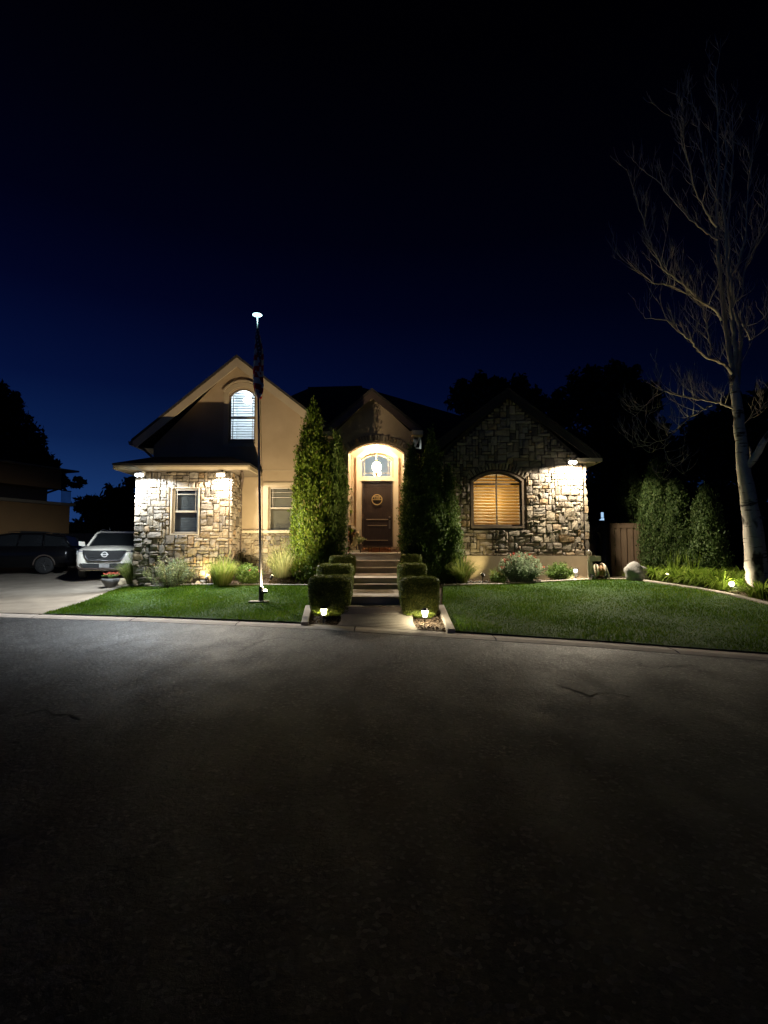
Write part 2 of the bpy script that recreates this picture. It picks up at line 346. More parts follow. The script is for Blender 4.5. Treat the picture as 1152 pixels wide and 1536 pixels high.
# ------------------------------------------------------------------ object helpers
ORG = {}
def tag(o, label=None, cat=None, group=None, kind=None):
    if label: o['label'] = label
    if cat: o['category'] = cat
    if group: o['group'] = group
    if kind: o['kind'] = kind
    return o
def thing(name, label, cat, loc=(0, 0, 0), group=None, rotz=0.0):
    o = bpy.data.objects.new(name, None); COL.objects.link(o)
    o.location = loc; o.rotation_euler = (0, 0, rotz); o.empty_display_size = .2
    ORG[o.name] = Vector(loc) if rotz == 0 else Vector((0, 0, 0))
    return tag(o, label, cat, group)
def link(name, me, parent=None, loc=None):
    o = bpy.data.objects.new(name, me); COL.objects.link(o)
    if parent is not None:
        o.parent = parent; ORG[o.name] = ORG[parent.name]
    else:
        ORG[o.name] = Vector(loc) if loc is not None else Vector((0, 0, 0))
        o.location = ORG[o.name]
    return o
class MB:
    def __init__(s): s.v = []; s.f = []; s.arr = []
    def quad(s, a, b, c, d):
        i = len(s.v); s.v += [tuple(a), tuple(b), tuple(c), tuple(d)]; s.f.append((i, i + 1, i + 2, i + 3))
    def poly(s, pts):
        i = len(s.v); s.v += [tuple(p) for p in pts]; s.f.append(tuple(range(i, i + len(pts))))
    def box(s, x0, x1, y0, y1, z0, z1):
        i = len(s.v)
        s.v += [(x0, y0, z0), (x1, y0, z0), (x1, y1, z0), (x0, y1, z0), (x0, y0, z1), (x1, y0, z1), (x1, y1, z1), (x0, y1, z1)]
        s.f += [tuple(i + k for k in q) for q in ((0, 3, 2, 1), (4, 5, 6, 7), (0, 1, 5, 4), (1, 2, 6, 5), (2, 3, 7, 6), (3, 0, 4, 7))]
    def prism(s, pts, off):            # polygon pts extruded by vector off
        i = len(s.v); n = len(pts); off = Vector(off)
        s.v += [tuple(p) for p in pts] + [tuple(Vector(p) + off) for p in pts]
        s.f.append(tuple(range(i, i + n))); s.f.append(tuple(range(i + 2 * n - 1, i + n - 1, -1)))
        for k in range(n):
            k2 = (k + 1) % n
            s.f.append((i + k2, i + k, i + n + k, i + n + k2))
    def tube(s, pts, rad, n=8, cap=True):
        pts = [Vector(p) for p in pts]
        if not hasattr(rad, '__len__'): rad = [rad] * len(pts)
        i = len(s.v); up = None
        for k, p in enumerate(pts):
            a = pts[max(0, k - 1)]; b = pts[min(len(pts) - 1, k + 1)]
            d = (b - a); d = d.normalized() if d.length > 1e-9 else Vector((0, 0, 1))
            if up is None:
                up = Vector((1, 0, 0)) if abs(d.x) < .8 else Vector((0, 1, 0))
            u = (up - d * up.dot(d)); u = u.normalized() if u.length > 1e-6 else Vector((0, 1, 0))
            up = u; w = d.cross(u)
            for q in range(n):
                t = 2 * math.pi * q / n
                s.v.append(tuple(p + (u * math.cos(t) + w * math.sin(t)) * rad[k]))
        for k in range(len(pts) - 1):
            for q in range(n):
                a = i + k * n + q; b = i + k * n + (q + 1) % n
                s.f.append((a, b, b + n, a + n))
        if cap:
            s.f.append(tuple(i + q for q in range(n - 1, -1, -1)))
            s.f.append(tuple(i + (len(pts) - 1) * n + q for q in range(n)))
    def lathe(s, c, prof, n=20, axis='z'):   # prof = [(r, h)]
        c = Vector(c); i = len(s.v)
        for r, h in prof:
            for q in range(n):
                t = 2 * math.pi * q / n
                p = (r * math.cos(t), r * math.sin(t), h)
                if axis == 'y': p = (p[0], h, p[1])
                if axis == 'x': p = (h, p[0], p[1])
                s.v.append(tuple(c + Vector(p)))
        for k in range(len(prof) - 1):
            for q in range(n):
                a = i + k * n + q; b = i + k * n + (q + 1) % n
                s.f.append((a, b, b + n, a + n))
        s.f.append(tuple(i + q for q in range(n - 1, -1, -1)))
        s.f.append(tuple(i + (len(prof) - 1) * n + q for q in range(n)))
    def bar(s, pts, w, y0, y1, closed=False):   # ribbon of width w along (x, z) points, between depths y0 and y1
        P = [Vector((p[0], p[1])) for p in pts]; n = len(P); L, Rr = [], []
        for k in range(n):
            a = P[k - 1] if (k > 0 or closed) else P[k]; b = P[(k + 1) % n] if (k < n - 1 or closed) else P[k]
            d1 = (P[k] - a); d2 = (b - P[k])
            d1 = d1.normalized() if d1.length > 1e-9 else d2.normalized()
            d2 = d2.normalized() if d2.length > 1e-9 else d1
            nn = Vector((-(d1.y + d2.y), d1.x + d2.x)); nn = nn.normalized() if nn.length > 1e-9 else Vector((-d1.y, d1.x))
            c = max(.35, nn.dot(Vector((-d1.y, d1.x))))
            L.append(P[k] + nn * (w / 2 / c)); Rr.append(P[k] - nn * (w / 2 / c))
        i = len(s.v)
        for k in range(n):
            s.v += [(L[k].x, y0, L[k].y), (Rr[k].x, y0, Rr[k].y), (Rr[k].x, y1, Rr[k].y), (L[k].x, y1, L[k].y)]
        for k in range(n if closed else n - 1):
            a = i + 4 * k; b = i + 4 * ((k + 1) % n)
            for q in range(4):
                q2 = (q + 1) % 4; s.f.append((a + q, a + q2, b + q2, b + q))
        if not closed:
            s.f.append((i + 3, i + 2, i + 1, i)); e = i + 4 * (n - 1); s.f.append((e, e + 1, e + 2, e + 3))
    def build(s, name, mat, parent=None, smooth=False, loc=None):
        org = ORG[parent.name] if parent is not None else (Vector(loc) if loc is not None else Vector((0, 0, 0)))
        me = bpy.data.meshes.new(name)
        if s.arr:
            vs = np.concatenate([a for a in s.arr]); n0 = len(s.v)
            quads = np.arange(len(vs)).reshape(-1, 4) + n0
            allv = np.concatenate([np.array(s.v, dtype=float).reshape(-1, 3), vs]) - np.array(org)
            faces = list(s.f)
            nv = len(allv); loops = [i for f in faces for i in f] + quads.ravel().tolist()
            sizes = [len(f) for f in faces] + [4] * len(quads)
            me.vertices.add(nv); me.vertices.foreach_set('co', allv.astype(np.float32).ravel())
            me.loops.add(len(loops)); me.loops.foreach_set('vertex_index', np.array(loops, dtype=np.int32))
            me.polygons.add(len(sizes))
            me.polygons.foreach_set('loop_start', np.concatenate([[0], np.cumsum(sizes)[:-1]]).astype(np.int32))
            me.update(calc_edges=True); me.validate()
        else:
            me.from_pydata([tuple(Vector(v) - org) for v in s.v], [], s.f); me.update()
        me.materials.append(mat)
        if smooth: me.polygons.foreach_set('use_smooth', [True] * len(me.polygons))
        return link(name, me, parent, loc)
    # many small leaf quads: centres c, normals nrm, half length / half width
    def leaves(s, c, nrm, hl, hw, updir=None):
        c = np.asarray(c, float); n = len(c)
        nrm = nrm / (np.linalg.norm(nrm, axis=1, keepdims=True) + 1e-9)
        ref = rng.normal(size=(n, 3)) if updir is None else np.asarray(updir, float) + rng.normal(size=(n, 3)) * .25
        u = ref - (ref * nrm).sum(1, keepdims=True) * nrm
        u /= np.linalg.norm(u, axis=1, keepdims=True) + 1e-9
        w = np.cross(nrm, u)
        hl = (hl * rng.uniform(.65, 1.35, n))[:, None]; hw = (hw * rng.uniform(.65, 1.35, n))[:, None]
        q = np.stack([c - u * hl, c + w * hw, c + u * hl, c - w * hw], 1)   # diamond leaf
        s.arr.append(q.reshape(-1, 3))
def copy_tree(o, parent=None):
    c = o.copy(); COL.objects.link(c)
    if parent is not None: c.parent = parent; c.matrix_parent_inverse = o.matrix_parent_inverse
    for ch in list(o.children): copy_tree(ch, c)
    return c
def lamp(name, kind, loc, power, col, parent=None, radius=.04, rot=None, spot=None, blend=.3):
    li = bpy.data.lights.new(name, kind); li.energy = power; li.color = col; li.shadow_soft_size = radius
    if kind == 'SPOT': li.spot_size = spot; li.spot_blend = blend
    o = bpy.data.objects.new(name, li); COL.objects.link(o)
    o.location = Vector(loc) - (ORG[parent.name] if parent is not None else Vector((0, 0, 0)))
    if rot is not None: o.rotation_euler = rot
    if parent is not None: o.parent = parent
    return o
def aim(v):   # rotation that points a lamp's -Z along v
    return Vector(v).to_track_quat('-Z', 'Y').to_euler()
def arc_pts(x0, x1, zs, rise, n=16):
    w = (x1 - x0) / 2; rad = (w * w + rise * rise) / (2 * rise); cx = (x0 + x1) / 2; cz = zs + rise - rad
    a0 = math.asin(w / rad)
    return [(cx + rad * math.sin(-a0 + 2 * a0 * k / n), cz + rad * math.cos(-a0 + 2 * a0 * k / n)) for k in range(n + 1)]

# ------------------------------------------------------------------ ground, road, paths
def struct(o): o['kind'] = 'structure'; return o
mb = MB()
xs = np.concatenate([np.linspace(-70, -14, 12), np.linspace(-13, 13, 53), np.linspace(15, 60, 10)])
for a, b in zip(xs[:-1], xs[1:]):
    vs = [0, .3, .8, 1.5, 2.5, 3.5, 4.5, 5.5, 6.3, 7.3, 8.6, 10.5, 13, 18, 30, 60, 150, 400]
    for d0, d1 in zip(vs[:-1], vs[1:]):
        ya0, ya1, yb0, yb1 = yk(a) + d0, yk(a) + d1, yk(b) + d0, yk(b) + d1
        e = -.03
        f = lambda x, y: (x, y, (zt(x, y) if y > yk(x) + .01 else KERB_H) + e)
        mb.quad(f(a, ya0), f(b, yb0), f(b, yb1), f(a, ya1))
struct(mb.build('ground', M['soil']))
mb = MB()
for a, b in zip(xs[:-1], xs[1:]):
    mb.quad((a, -40, 0), (b, -40, 0), (b, yk(b) - .1, 0), (a, yk(a) - .1, 0))
    mb.quad((a, yk(a) - .1, 0), (b, yk(b) - .1, 0), (b, yk(b) + .0, 0), (a, yk(a) + .0, 0))
struct(mb.build('road', M['asphalt']))
mb = MB()
kx = np.linspace(-20, 14, 120)
for ki, (a, b) in enumerate(zip(kx[:-1], kx[1:])):
    if ki % 9 == 4: b -= .025
    for o0, z0, o1, z1 in ((-.2, -.01, -.19, .006), (-.19, .006, -.06, KERB_H), (-.06, KERB_H, .22, KERB_H + .006)):
        mb.quad((a, yk(a) + o0, z0), (b, yk(b) + o0, z0), (b, yk(b) + o1, z1), (a, yk(a) + o1, z1))
struct(mb.build('kerb', M['kerb'], smooth=False))

# weathered cracks in the asphalt
mb = MB()
for ci, pts in enumerate([[(98, 987), (128, 979), (160, 969), (194, 964)], [(360, 977), (395, 960), (424, 956), (470, 961)], [(636, 975), (652, 962), (669, 950)], [(838, 1028), (880, 1043), (915, 1040), (944, 1046)], [(20, 1075), (60, 1066), (120, 1080)], [(940, 990), (985, 1003), (1040, 998)]]):
    P = []
    for px, py in pts:
        d = ray(px, py); s_ = -EYE / d.z; P.append(Vector((d.x * s_, d.y * s_, .004)))
    F = []
    for a, b in zip(P[:-1], P[1:]):
        m_ = max(2, int((b - a).length / .12))
        for k in range(m_): F.append(a.lerp(b, k / m_) + Vector((random.gauss(0, .035), random.gauss(0, .035), 0)))
    F.append(P[-1])
    for k in range(len(F) - 1):
        d = (F[k + 1] - F[k]).normalized(); nn = Vector((-d.y, d.x, 0)); w0, w1 = [random.uniform(.006, .018) for _ in range(2)]
        mb.quad(F[k] - nn * w0, F[k + 1] - nn * w1, F[k + 1] + nn * w1, F[k] + nn * w0)
struct(mb.build('road_cracks', plain('tar filled crack', (.006, .006, .006), (.01, .01, .01), 9, .9)))

# lawn outlines from the ground points of the photograph
BEDL = [gp(*p) for p in [(190, 880), (215, 881), (250, 879), (300, 878), (345, 878), (390, 878), (430, 879), (463, 879)]]
BEDR = [gp(*p) for p in [(664, 879), (700, 878), (760, 877), (800, 874.5), (870, 871), (940, 870), (1000, 877), (1050, 884.5), (1100, 894), (1152, 907), (1230, 925)]]
KL = .22
LEFT_EDGE = [gp(68, 920), gp(120, 906), gp(160, 890), gp(190, 880)]
def side_x(y, pts):
    p = sorted([(q.y, q.x) for q in pts]); return lerp_table(p, y)
walkL = [gp(457, 938), gp(463, 912), gp(463, 879)]; walkR = [gp(677, 949), gp(661, 912), gp(664, 879)]
def bed_y(x, bed): return lerp_table(sorted([(p.x, p.y) for p in bed]), x)
def lawn_pts(nu, nv, left, jitter=0, count=None):
    """maps (u, v) in the unit square to the lawn"""
    def f(u, v):
        if left:
            y0 = 12.0
            xa = np.interp(v, [0, .35, .7, 1], [LEFT_EDGE[0].x, LEFT_EDGE[1].x, LEFT_EDGE[2].x, LEFT_EDGE[3].x])
            xb = np.interp(v, [0, .4, 1], [p.x - .02 for p in walkL])
            x = xa + (xb - xa) * u; ya = yk(x) + KL; yb = bed_y(x, BEDL)
        else:
            xa = np.interp(v, [0, .4, 1], [p.x + .02 for p in walkR])
            x = xa + (10.5 - xa) * u; ya = yk(x) + KL; yb = bed_y(x, BEDR)
        return x, ya + (yb - ya) * v
    return f
for left, nm in ((True, 'lawn'), (False, 'lawn')):
    mb = MB(); f = lawn_pts(0, 0, left)
    nu, nv = 40, 16
    for i in range(nu):
        for j in range(nv):
            q = [f((i + a) / nu, (j + b) / nv) for a, b in ((0, 0), (1, 0), (1, 1), (0, 1))]
            mb.quad(*[(x, y, zt(x, y) + .012) for x, y in q])
    struct(mb.build('lawn', M['turf'], smooth=True))
mb = MB(); V = []
for left, cnt in ((True, 52000), (False, 78000)):
    f = lawn_pts(0, 0, left)
    uv = rng.random((cnt, 2))
    for u, v in uv:
        x, y = f(u, v); V.append((x, y, zt(x, y)))
V = np.array(V); n = len(V)
h = rng.uniform(.022, .048, n) * (1 + .35 * np.sin(V[:, 0] * 2.1 + 1.3 * np.sin(V[:, 1] * 1.7)))
ang = rng.uniform(0, 2 * np.pi, n); w = rng.uniform(.004, .009, n)
lean = rng.normal(0, .018, (n, 2))
dx = np.stack([np.cos(ang) * w, np.sin(ang) * w, np.zeros(n)], 1); up = np.stack([lean[:, 0], lean[:, 1], h], 1)
P0 = V + np.array([0, 0, .008])
mb.arr.append(np.stack([P0 - dx, P0 + dx, P0 + up + dx * .3, P0 + up - dx * .3], 1).reshape(-1, 3))
tag(mb.build('grass', M['blade']), 'short mown green grass blades covering both front lawns', 'grass', kind='stuff')

# driveway
mb = MB()
N = 26
for j in range(N):
    v0, v1 = j / N, (j + 1) / N
    def row(v):
        y = 12.2 + v * 26
        if y < LEFT_EDGE[-1].y: xr = side_x(y, LEFT_EDGE)
        else: xr = LEFT_EDGE[-1].x + min(.9, (y - LEFT_EDGE[-1].y) * .9)
        return y, xr
    ya, xa = row(v0); yb, xb = row(v1)
    for i in range(16):
        def pt(k, y, xr):
            x = xr - 14 * (k / 16) ** 1.2
            yy = max(y, yk(x) + KL - .02)
            return (x, yy, zt(x, yy) + .008)
        mb.quad(pt(i + 1, ya, xa), pt(i, ya, xa), pt(i, yb - (.03 if j % 4 == 2 else 0), xb), pt(i + 1, yb - (.03 if j % 4 == 2 else 0), xb))
struct(mb.build('driveway', plain('worn driveway concrete', (.2, .165, .125), (.3, .25, .19), 1.6, .85, .35, 50), smooth=True))

# walk and steps
SX0, SX1 = -.91, .61
mb = MB()
w0 = [(-.86, 10.25), (.54, 10.0)]
Y0P = max(yk(-.93), yk(.63)) + .02
zw = lambda y: KERB_H + .012 + (y - Y0P) * (.205 / (11.68 - Y0P))
for k in range(10):
    def rr(t):
        fl = .1 * max(0, 1 - t * 2.2) ** 1.5
        xa_, xb_ = SX0 + .02 - fl, SX1 - .02 + fl
        z_ = KERB_H + .012 + t * (.25 - KERB_H)
        ya_, yb_ = yk(xa_) + .2, yk(xb_) + .2
        return (xa_, ya_ + (11.68 - ya_) * t, z_), (xb_, yb_ + (11.68 - yb_) * t, z_)
    p0, q0 = rr(k / 10); p1, q1 = rr((k + 1) / 10)
    mb.quad(p0, q0, q1, p1)
struct(mb.build('path', M['concrete']))
stairs = thing('stairs', 'weathered concrete front steps with two landings between clipped hedges', 'steps', (-.15, 11.65, 0))
flights = [(11.65, 11.95, .42), (11.95, 13.98, .594), (13.98, 14.3, .735), (14.3, 16.72, .885), (16.72, 17.02, 1.075), (17.02, 17.32, 1.285)]
for y0, y1, z in flights:
    mb = MB()
    z0 = z - .03
    # tread with a rounded nosing above a slightly set back riser
    mb.box(SX0, SX1, y0 + .015, y1 + .02, -.1, z - .045)
    prof = [(y0 + .02, z - .043), (y0 - .012, z - .036), (y0 - .016, z - .018), (y0 - .006, z - .003), (y0 + .02, z), (y1 - .012, z + (.012 if y1 - y0 > 1 else .0)), (y1 + .01, z - .043)]
    mb.prism([(SX0 - .004, y, zz) for y, zz in prof], (SX1 - SX0 + .008, 0, 0))
    mb.build('step', M['concrete'], stairs)

# bed edging
def strip(mbx, pts, w, h):
    pts = [Vector(p) for p in pts]; fine = []
    for a, b in zip(pts[:-1], pts[1:]):
        m = max(1, int((b - a).length / .3))
        fine += [a.lerp(b, k / m) for k in range(m)]
    fine.append(pts[-1])
    L = []
    for k, p in enumerate(fine):
        a = fine[max(0, k - 1)]; b = fine[min(len(fine) - 1, k + 1)]
        d = (b - a); d.z = 0; d.normalize(); nrm = Vector((-d.y, d.x, 0))
        z = zt(p.x, p.y)
        q = p - nrm * w / 2; r = p + nrm * w / 2
        L.append([(q.x, q.y, z - .03), (q.x, q.y, z + h - .01), (q.x + nrm.x * .015, q.y + nrm.y * .015, z + h), (r.x - nrm.x * .015, r.y - nrm.y * .015, z + h), (r.x, r.y, z + h - .01), (r.x, r.y, z - .03)])
    for a, b in zip(L[:-1], L[1:]):
        for q in range(5): mbx.quad(a[q], b[q], b[q + 1], a[q + 1])
    mbx.poly(L[0][::-1]); mbx.poly(L[-1])
for pts, nm in ((BEDL, 0), (BEDR, 1)):
    mb = MB(); strip(mb, pts, .16, .05)
    tag(mb.build('edging', M['kerb']), ['straight tan concrete edging between the flagpole lawn and the flower bed', 'curved tan concrete edging along the daylily bed and wide lawn'][nm], 'edging')
for pts, nm in ((walkL[:2], 0), (walkR[:2], 1)):
    mb = MB(); strip(mb, [p for p in pts], .15, .07)
    tag(mb.build('edging', M['kerb']), ['short concrete edging by the hedge on the flagpole side of the steps', 'short concrete edging by the hedge on the birch side of the steps'][nm], 'edging')

# ------------------------------------------------------------------ house
YA, YB, YC, YW, YD = 17.0, 18.2, 17.55, 19.0, 17.3
hx = lambda px, Y: at(px, 780, Y).x
hz = lambda py, Y, px=576: at(px, py, Y).z
house = thing('house', 'tan stucco and ledge stone house with lit porch and dark gabled roof', 'house', (0, 19, 0))

def holed_wall(mbx, x0, x1, z0, z1, y, t, holes, top=None):
    """wall in the XZ plane with rectangular holes (hx0, hx1, hz0, hz1); top = optional gable apex points above z1"""
    X = sorted({x0, x1} | {v for h in holes for v in h[:2]}); Z = sorted({z0, z1} | {v for h in holes for v in h[2:4]})
    for a, b in zip(X[:-1], X[1:]):
        for c, d in zip(Z[:-1], Z[1:]):
            mx, mz = (a + b) / 2, (c + d) / 2
            if any(h[0] < mx < h[1] and h[2] < mz < h[3] for h in holes): continue
            mbx.quad((a, y, c), (b, y, c), (b, y, d), (a, y, d)); mbx.quad((b, y + t, c), (a, y + t, c), (a, y + t, d), (b, y + t, d))
    for h in holes:
        mbx.quad((h[0], y, h[2]), (h[0], y, h[3]), (h[0], y + t, h[3]), (h[0], y + t, h[2]))
        mbx.quad((h[1], y, h[3]), (h[1], y, h[2]), (h[1], y + t, h[2]), (h[1], y + t, h[3]))
        mbx.quad((h[0], y, h[3]), (h[1], y, h[3]), (h[1], y + t, h[3]), (h[0], y + t, h[3]))
        mbx.quad((h[0], y, h[2]), (h[0], y + t, h[2]), (h[1], y + t, h[2]), (h[1], y, h[2]))
    if top:
        mbx.poly([(x0, y, z1), (x1, y, z1)] + [(x, y, z) for x, z in top])
        mbx.poly([(x, y + t, z) for x, z in reversed(top)] + [(x1, y + t, z1), (x0, y + t, z1)])
def arch_fill(mbx, x0, x1, zs, rise, ztop, y, t, n=18):
    """solid between an arc (springing zs, height rise) and the level ztop"""
    P = arc_pts(x0, x1, zs, rise, n)
    for (ax, az), (bx, bz) in zip(P[:-1], P[1:]):
        mbx.quad((ax, y, az), (bx, y, bz), (bx, y, ztop), (ax, y, ztop))
        mbx.quad((bx, y + t, bz), (ax, y + t, az), (ax, y + t, ztop), (bx, y + t, ztop))
        mbx.quad((ax, y, az), (ax, y + t, az), (bx, y + t, bz), (bx, y, bz))

def stone_face(mbx, o, ud, nd, nu, nz, cell, mask, rnd, hmin=.03, hmax=.075, joint=.017):
    """random ashlar on the plane through o with horizontal direction ud, outward normal nd"""
    o, ud, nd = Vector(o), Vector(ud), Vector(nd); vd = Vector((0, 0, 1))
    occ = np.zeros((nu, nz), bool)
    for i in range(nu):
        for j in range(nz):
            if not mask((i + .5) * cell, (j + .5) * cell): occ[i, j] = True
    sizes = [(2, 1), (3, 1), (4, 1), (2, 2), (3, 2), (1, 2), (4, 2), (5, 2), (2, 3), (1, 1), (3, 3), (1, 3), (5, 1)]
    wts = [10, 9, 5, 10, 10, 6, 5, 2, 4, 4, 2, 2, 3]
    for j in range(nz):
        for i in range(nu):
            if occ[i, j]: continue
            opts = [(w_, s_) for w_, s_ in zip(wts, sizes) if i + s_[0] <= nu and j + s_[1] <= nz and not occ[i:i + s_[0], j:j + s_[1]].any()]
            tot = sum(q[0] for q in opts); r = rnd.random() * tot
            for w_, s_ in opts:
                r -= w_
                if r <= 0: break
            occ[i:i + s_[0], j:j + s_[1]] = True
            stone(mbx, o, ud, vd, nd, i * cell, j * cell, (i + s_[0]) * cell, (j + s_[1]) * cell, rnd, hmin, hmax, joint)
def stone(mbx, o, ud, vd, nd, u0, v0, u1, v1, rnd, hmin, hmax, joint, quadpts=None):
    hh = rnd.uniform(hmin, hmax); g = 5
    jj = lambda: rnd.uniform(.3, 1.5) * joint / 2
    c = [(u0 + jj(), v0 + jj()), (u1 - jj(), v0 + jj()), (u1 - jj(), v1 - jj()), (u0 + jj(), v1 - jj())] if quadpts is None else quadpts
    i0 = len(mbx.v); tilt = (rnd.uniform(-.02, .02), rnd.uniform(-.02, .02))
    prm = [0, .045, .33, .67, .955, 1]
    for a in prm:
        for b in prm:
            uu = (c[0][0] * (1 - a) + c[1][0] * a) * (1 - b) + (c[3][0] * (1 - a) + c[2][0] * a) * b
            vv = (c[0][1] * (1 - a) + c[1][1] * a) * (1 - b) + (c[3][1] * (1 - a) + c[2][1] * a) * b
            ea = min(a, 1 - a); eb = min(b, 1 - b); e = min(ea, eb)
            dep = 0.0 if e < .01 else (hh * .86 if e < .1 else hh)
            if e >= .01:
                dep += (tilt[0] * (a - .5) + tilt[1] * (b - .5)) * 2.2 + rnd.uniform(-.011, .011)
                dep = max(.006, dep)
                if ea < .1 and eb < .1: dep *= .85
                uu += rnd.uniform(-.006, .006); vv += rnd.uniform(-.006, .006)
            mbx.v.append(tuple(o + ud * uu + vd * vv + nd * dep))
    n = len(prm)
    for a in range(n - 1):
        for b in range(n - 1):
            p = i0 + a * n + b
            mbx.f.append((p, p + n, p + n + 1, p + 1))
rnd = random.Random(11)

# --- left stone bay (A)
xA0, xA1 = hx(203, YA), hx(345, YA)
zA1 = hz(705, YA)
wA = (hx(258, YA), hx(297, YA), hz(800, YA), hz(733, YA))
mb = MB(); holed_wall(mb, xA0, xA1, 0, zA1 + .1, YA, .2, [wA])
mb.box(xA1 - .2, xA1, YA + .2, YB, 0, zA1 + .1); mb.box(xA0, xA0 + .2, YA + .2, 27.5, 0, zA1 + .1)
mb.build('bay_wall', M['mortar'], house)
mb = MB(); cell = .098
tr = .07
stone_face(mb, (xA0 - .02, YA, .5), (1, 0, 0), (0, -1, 0), int((xA1 - xA0 + .04) / cell), int((zA1 - .5) / cell), cell,
           lambda u, v: not (wA[0] - tr < xA0 + u < wA[1] + tr and wA[2] - tr < v + .5 < wA[3] + tr), rnd)
stone_face(mb, (xA1, YA - .03, .5), (0, 1, 0), (1, 0, 0), int((YB - YA + .03) / cell), int((zA1 - .5) / cell), cell, lambda u, v: True, rnd)
stone_face(mb, (xA0, YA + 3.0, .3), (0, -1, 0), (-1, 0, 0), int(3.02 / cell), int((zA1 - .3) / cell), cell, lambda u, v: True, rnd)
mb.build('bay_stone', M['stone'], house)

# --- gabled stucco wall (B)
xB0, xB1 = xA0, hx(506, YB)
zBe = hz(664, YB)                       # eave height of the gable
pkB = at(355, 541, YB); sB = math.tan(R(38.5))
wU = (hx(340.5, YB), hx(380.5, YB), hz(661, YB), hz(593, YB)); riseU = .24
wL = (hx(403, YB), hx(446, YB), hz(797, YB), hz(731, YB))
mb = MB()
zBw = zBe - .1
apex = (pkB.x, pkB.z - .1)
holed_wall(mb, xB0, xB1, 0, zBw, YB, .2, [(wU[0], wU[1], wU[2], min(zBw, 99)) if False else (wL[0], wL[1], wL[2], wL[3])])
# the upper window pierces the gable: build the gable as strips round it
def gz(x): return apex[1] - abs(x - apex[0]) * (apex[1] - zBw) / ((apex[0] - xB0) if x < apex[0] else (xB1 - apex[0]))
wz0, wz1 = wU[2], wU[3] + riseU + .02
cols = sorted({xB0, wU[0], apex[0], wU[1], xB1})
for a, b in zip(cols[:-1], cols[1:]):
    m_ = (a + b) / 2
    for yy, flip in ((YB, 0), (YB + .2, 1)):
        if wU[0] < m_ < wU[1]:
            segs = [[(a, zBw), (b, zBw), (b, wz0), (a, wz0)], [(a, wz1), (b, wz1), (b, gz(b)), (a, gz(a))]]
        else:
            segs = [[(a, zBw), (b, zBw), (b, gz(b)), (a, gz(a))]]
        for sg in segs:
            pts = [(x, yy, z) for x, z in sg]
            pts = [p for k, p in enumerate(pts) if k == 0 or (Vector(p) - Vector(pts[k - 1])).length > 1e-4]
            if wz0 < zBw and sg[0][1] == zBw and len(segs) == 2 and sg is segs[0]: continue
            mb.poly(pts if not flip else pts[::-1])
for xx in (wU[0], wU[1]): mb.quad((xx, YB, wz0), (xx, YB, wz1), (xx, YB + .2, wz1), (xx, YB + .2, wz0))
mb.quad((wU[0], YB, wz0), (wU[0], YB + .2, wz0), (wU[1], YB + .2, wz0), (wU[1], YB, wz0))
arch_fill(mb, wU[0], wU[1], wU[3], riseU, wz1, YB, .2)
mb.box(xB1 - .2, xB1, YB + .2, YW + .3, 0, zBw)
mb.box(xB0, xB0 + .2, YB + .2, 27.5, zA1 + .12, zBw)
mb.build('gable_wall', M['stucco'], house)
# raised stucco bands and grooves
mb = MB()
zb = hz(706, YB)
mb.box(xA1 + .25, xB1, YB - .012, YB - .002, zb - .012, zb + .012)
mb.box(hx(395, YB), wL[0] - .02, YB - .05, YB - .003, wL[2] - .1, wL[3] + .16)
mb.box(wL[1] + .02, wL[1] + .22, YB - .05, YB - .003, wL[2] - .1, wL[3] + .16)
mb.box(wL[0] - .02, wL[1] + .02, YB - .05, YB - .003, wL[3] + .02, wL[3] + .16)
mb.bar([(wU[0] - .09, wU[2] - .1), (wU[0] - .09, wU[3] + .05)] + [(x, z) for x, z in arc_pts(wU[0] - .09, wU[1] + .09, wU[3] + .06, riseU + .06)] + [(wU[1] + .09, wU[3] + .05), (wU[1] + .09, wU[2] - .1)], .15, YB - .05, YB - .003)
mb.bar(arc_pts(wU[0] - .19, wU[1] + .19, wU[3] + .12, riseU + .12), .06, YB - .085, YB - .004)
mb.box(wU[0] - .17, wU[1] + .17, YB - .06, YB - .003, wU[2] - .22, wU[2] - .105)
mb.build('window_surround', M['stucco_trim'], house)
# stone wainscot with a cap
zcap = wL[2] - .06
mb = MB()
stone_face(mb, (xA1 + .06, YB - .002, .6), (1, 0, 0), (0, -1, 0), int((xB1 - xA1) / .082), int((zcap - .6) / .082), .082, lambda u, v: True, rnd, .025, .06)
mb.build('wainscot_stone', M['stone'], house)
mb = MB(); mb.box(xA1 + .08, xB1, YB - .09, YB - .001, zcap, zcap + .09); mb.build('wainscot_cap', M['trim'], house)

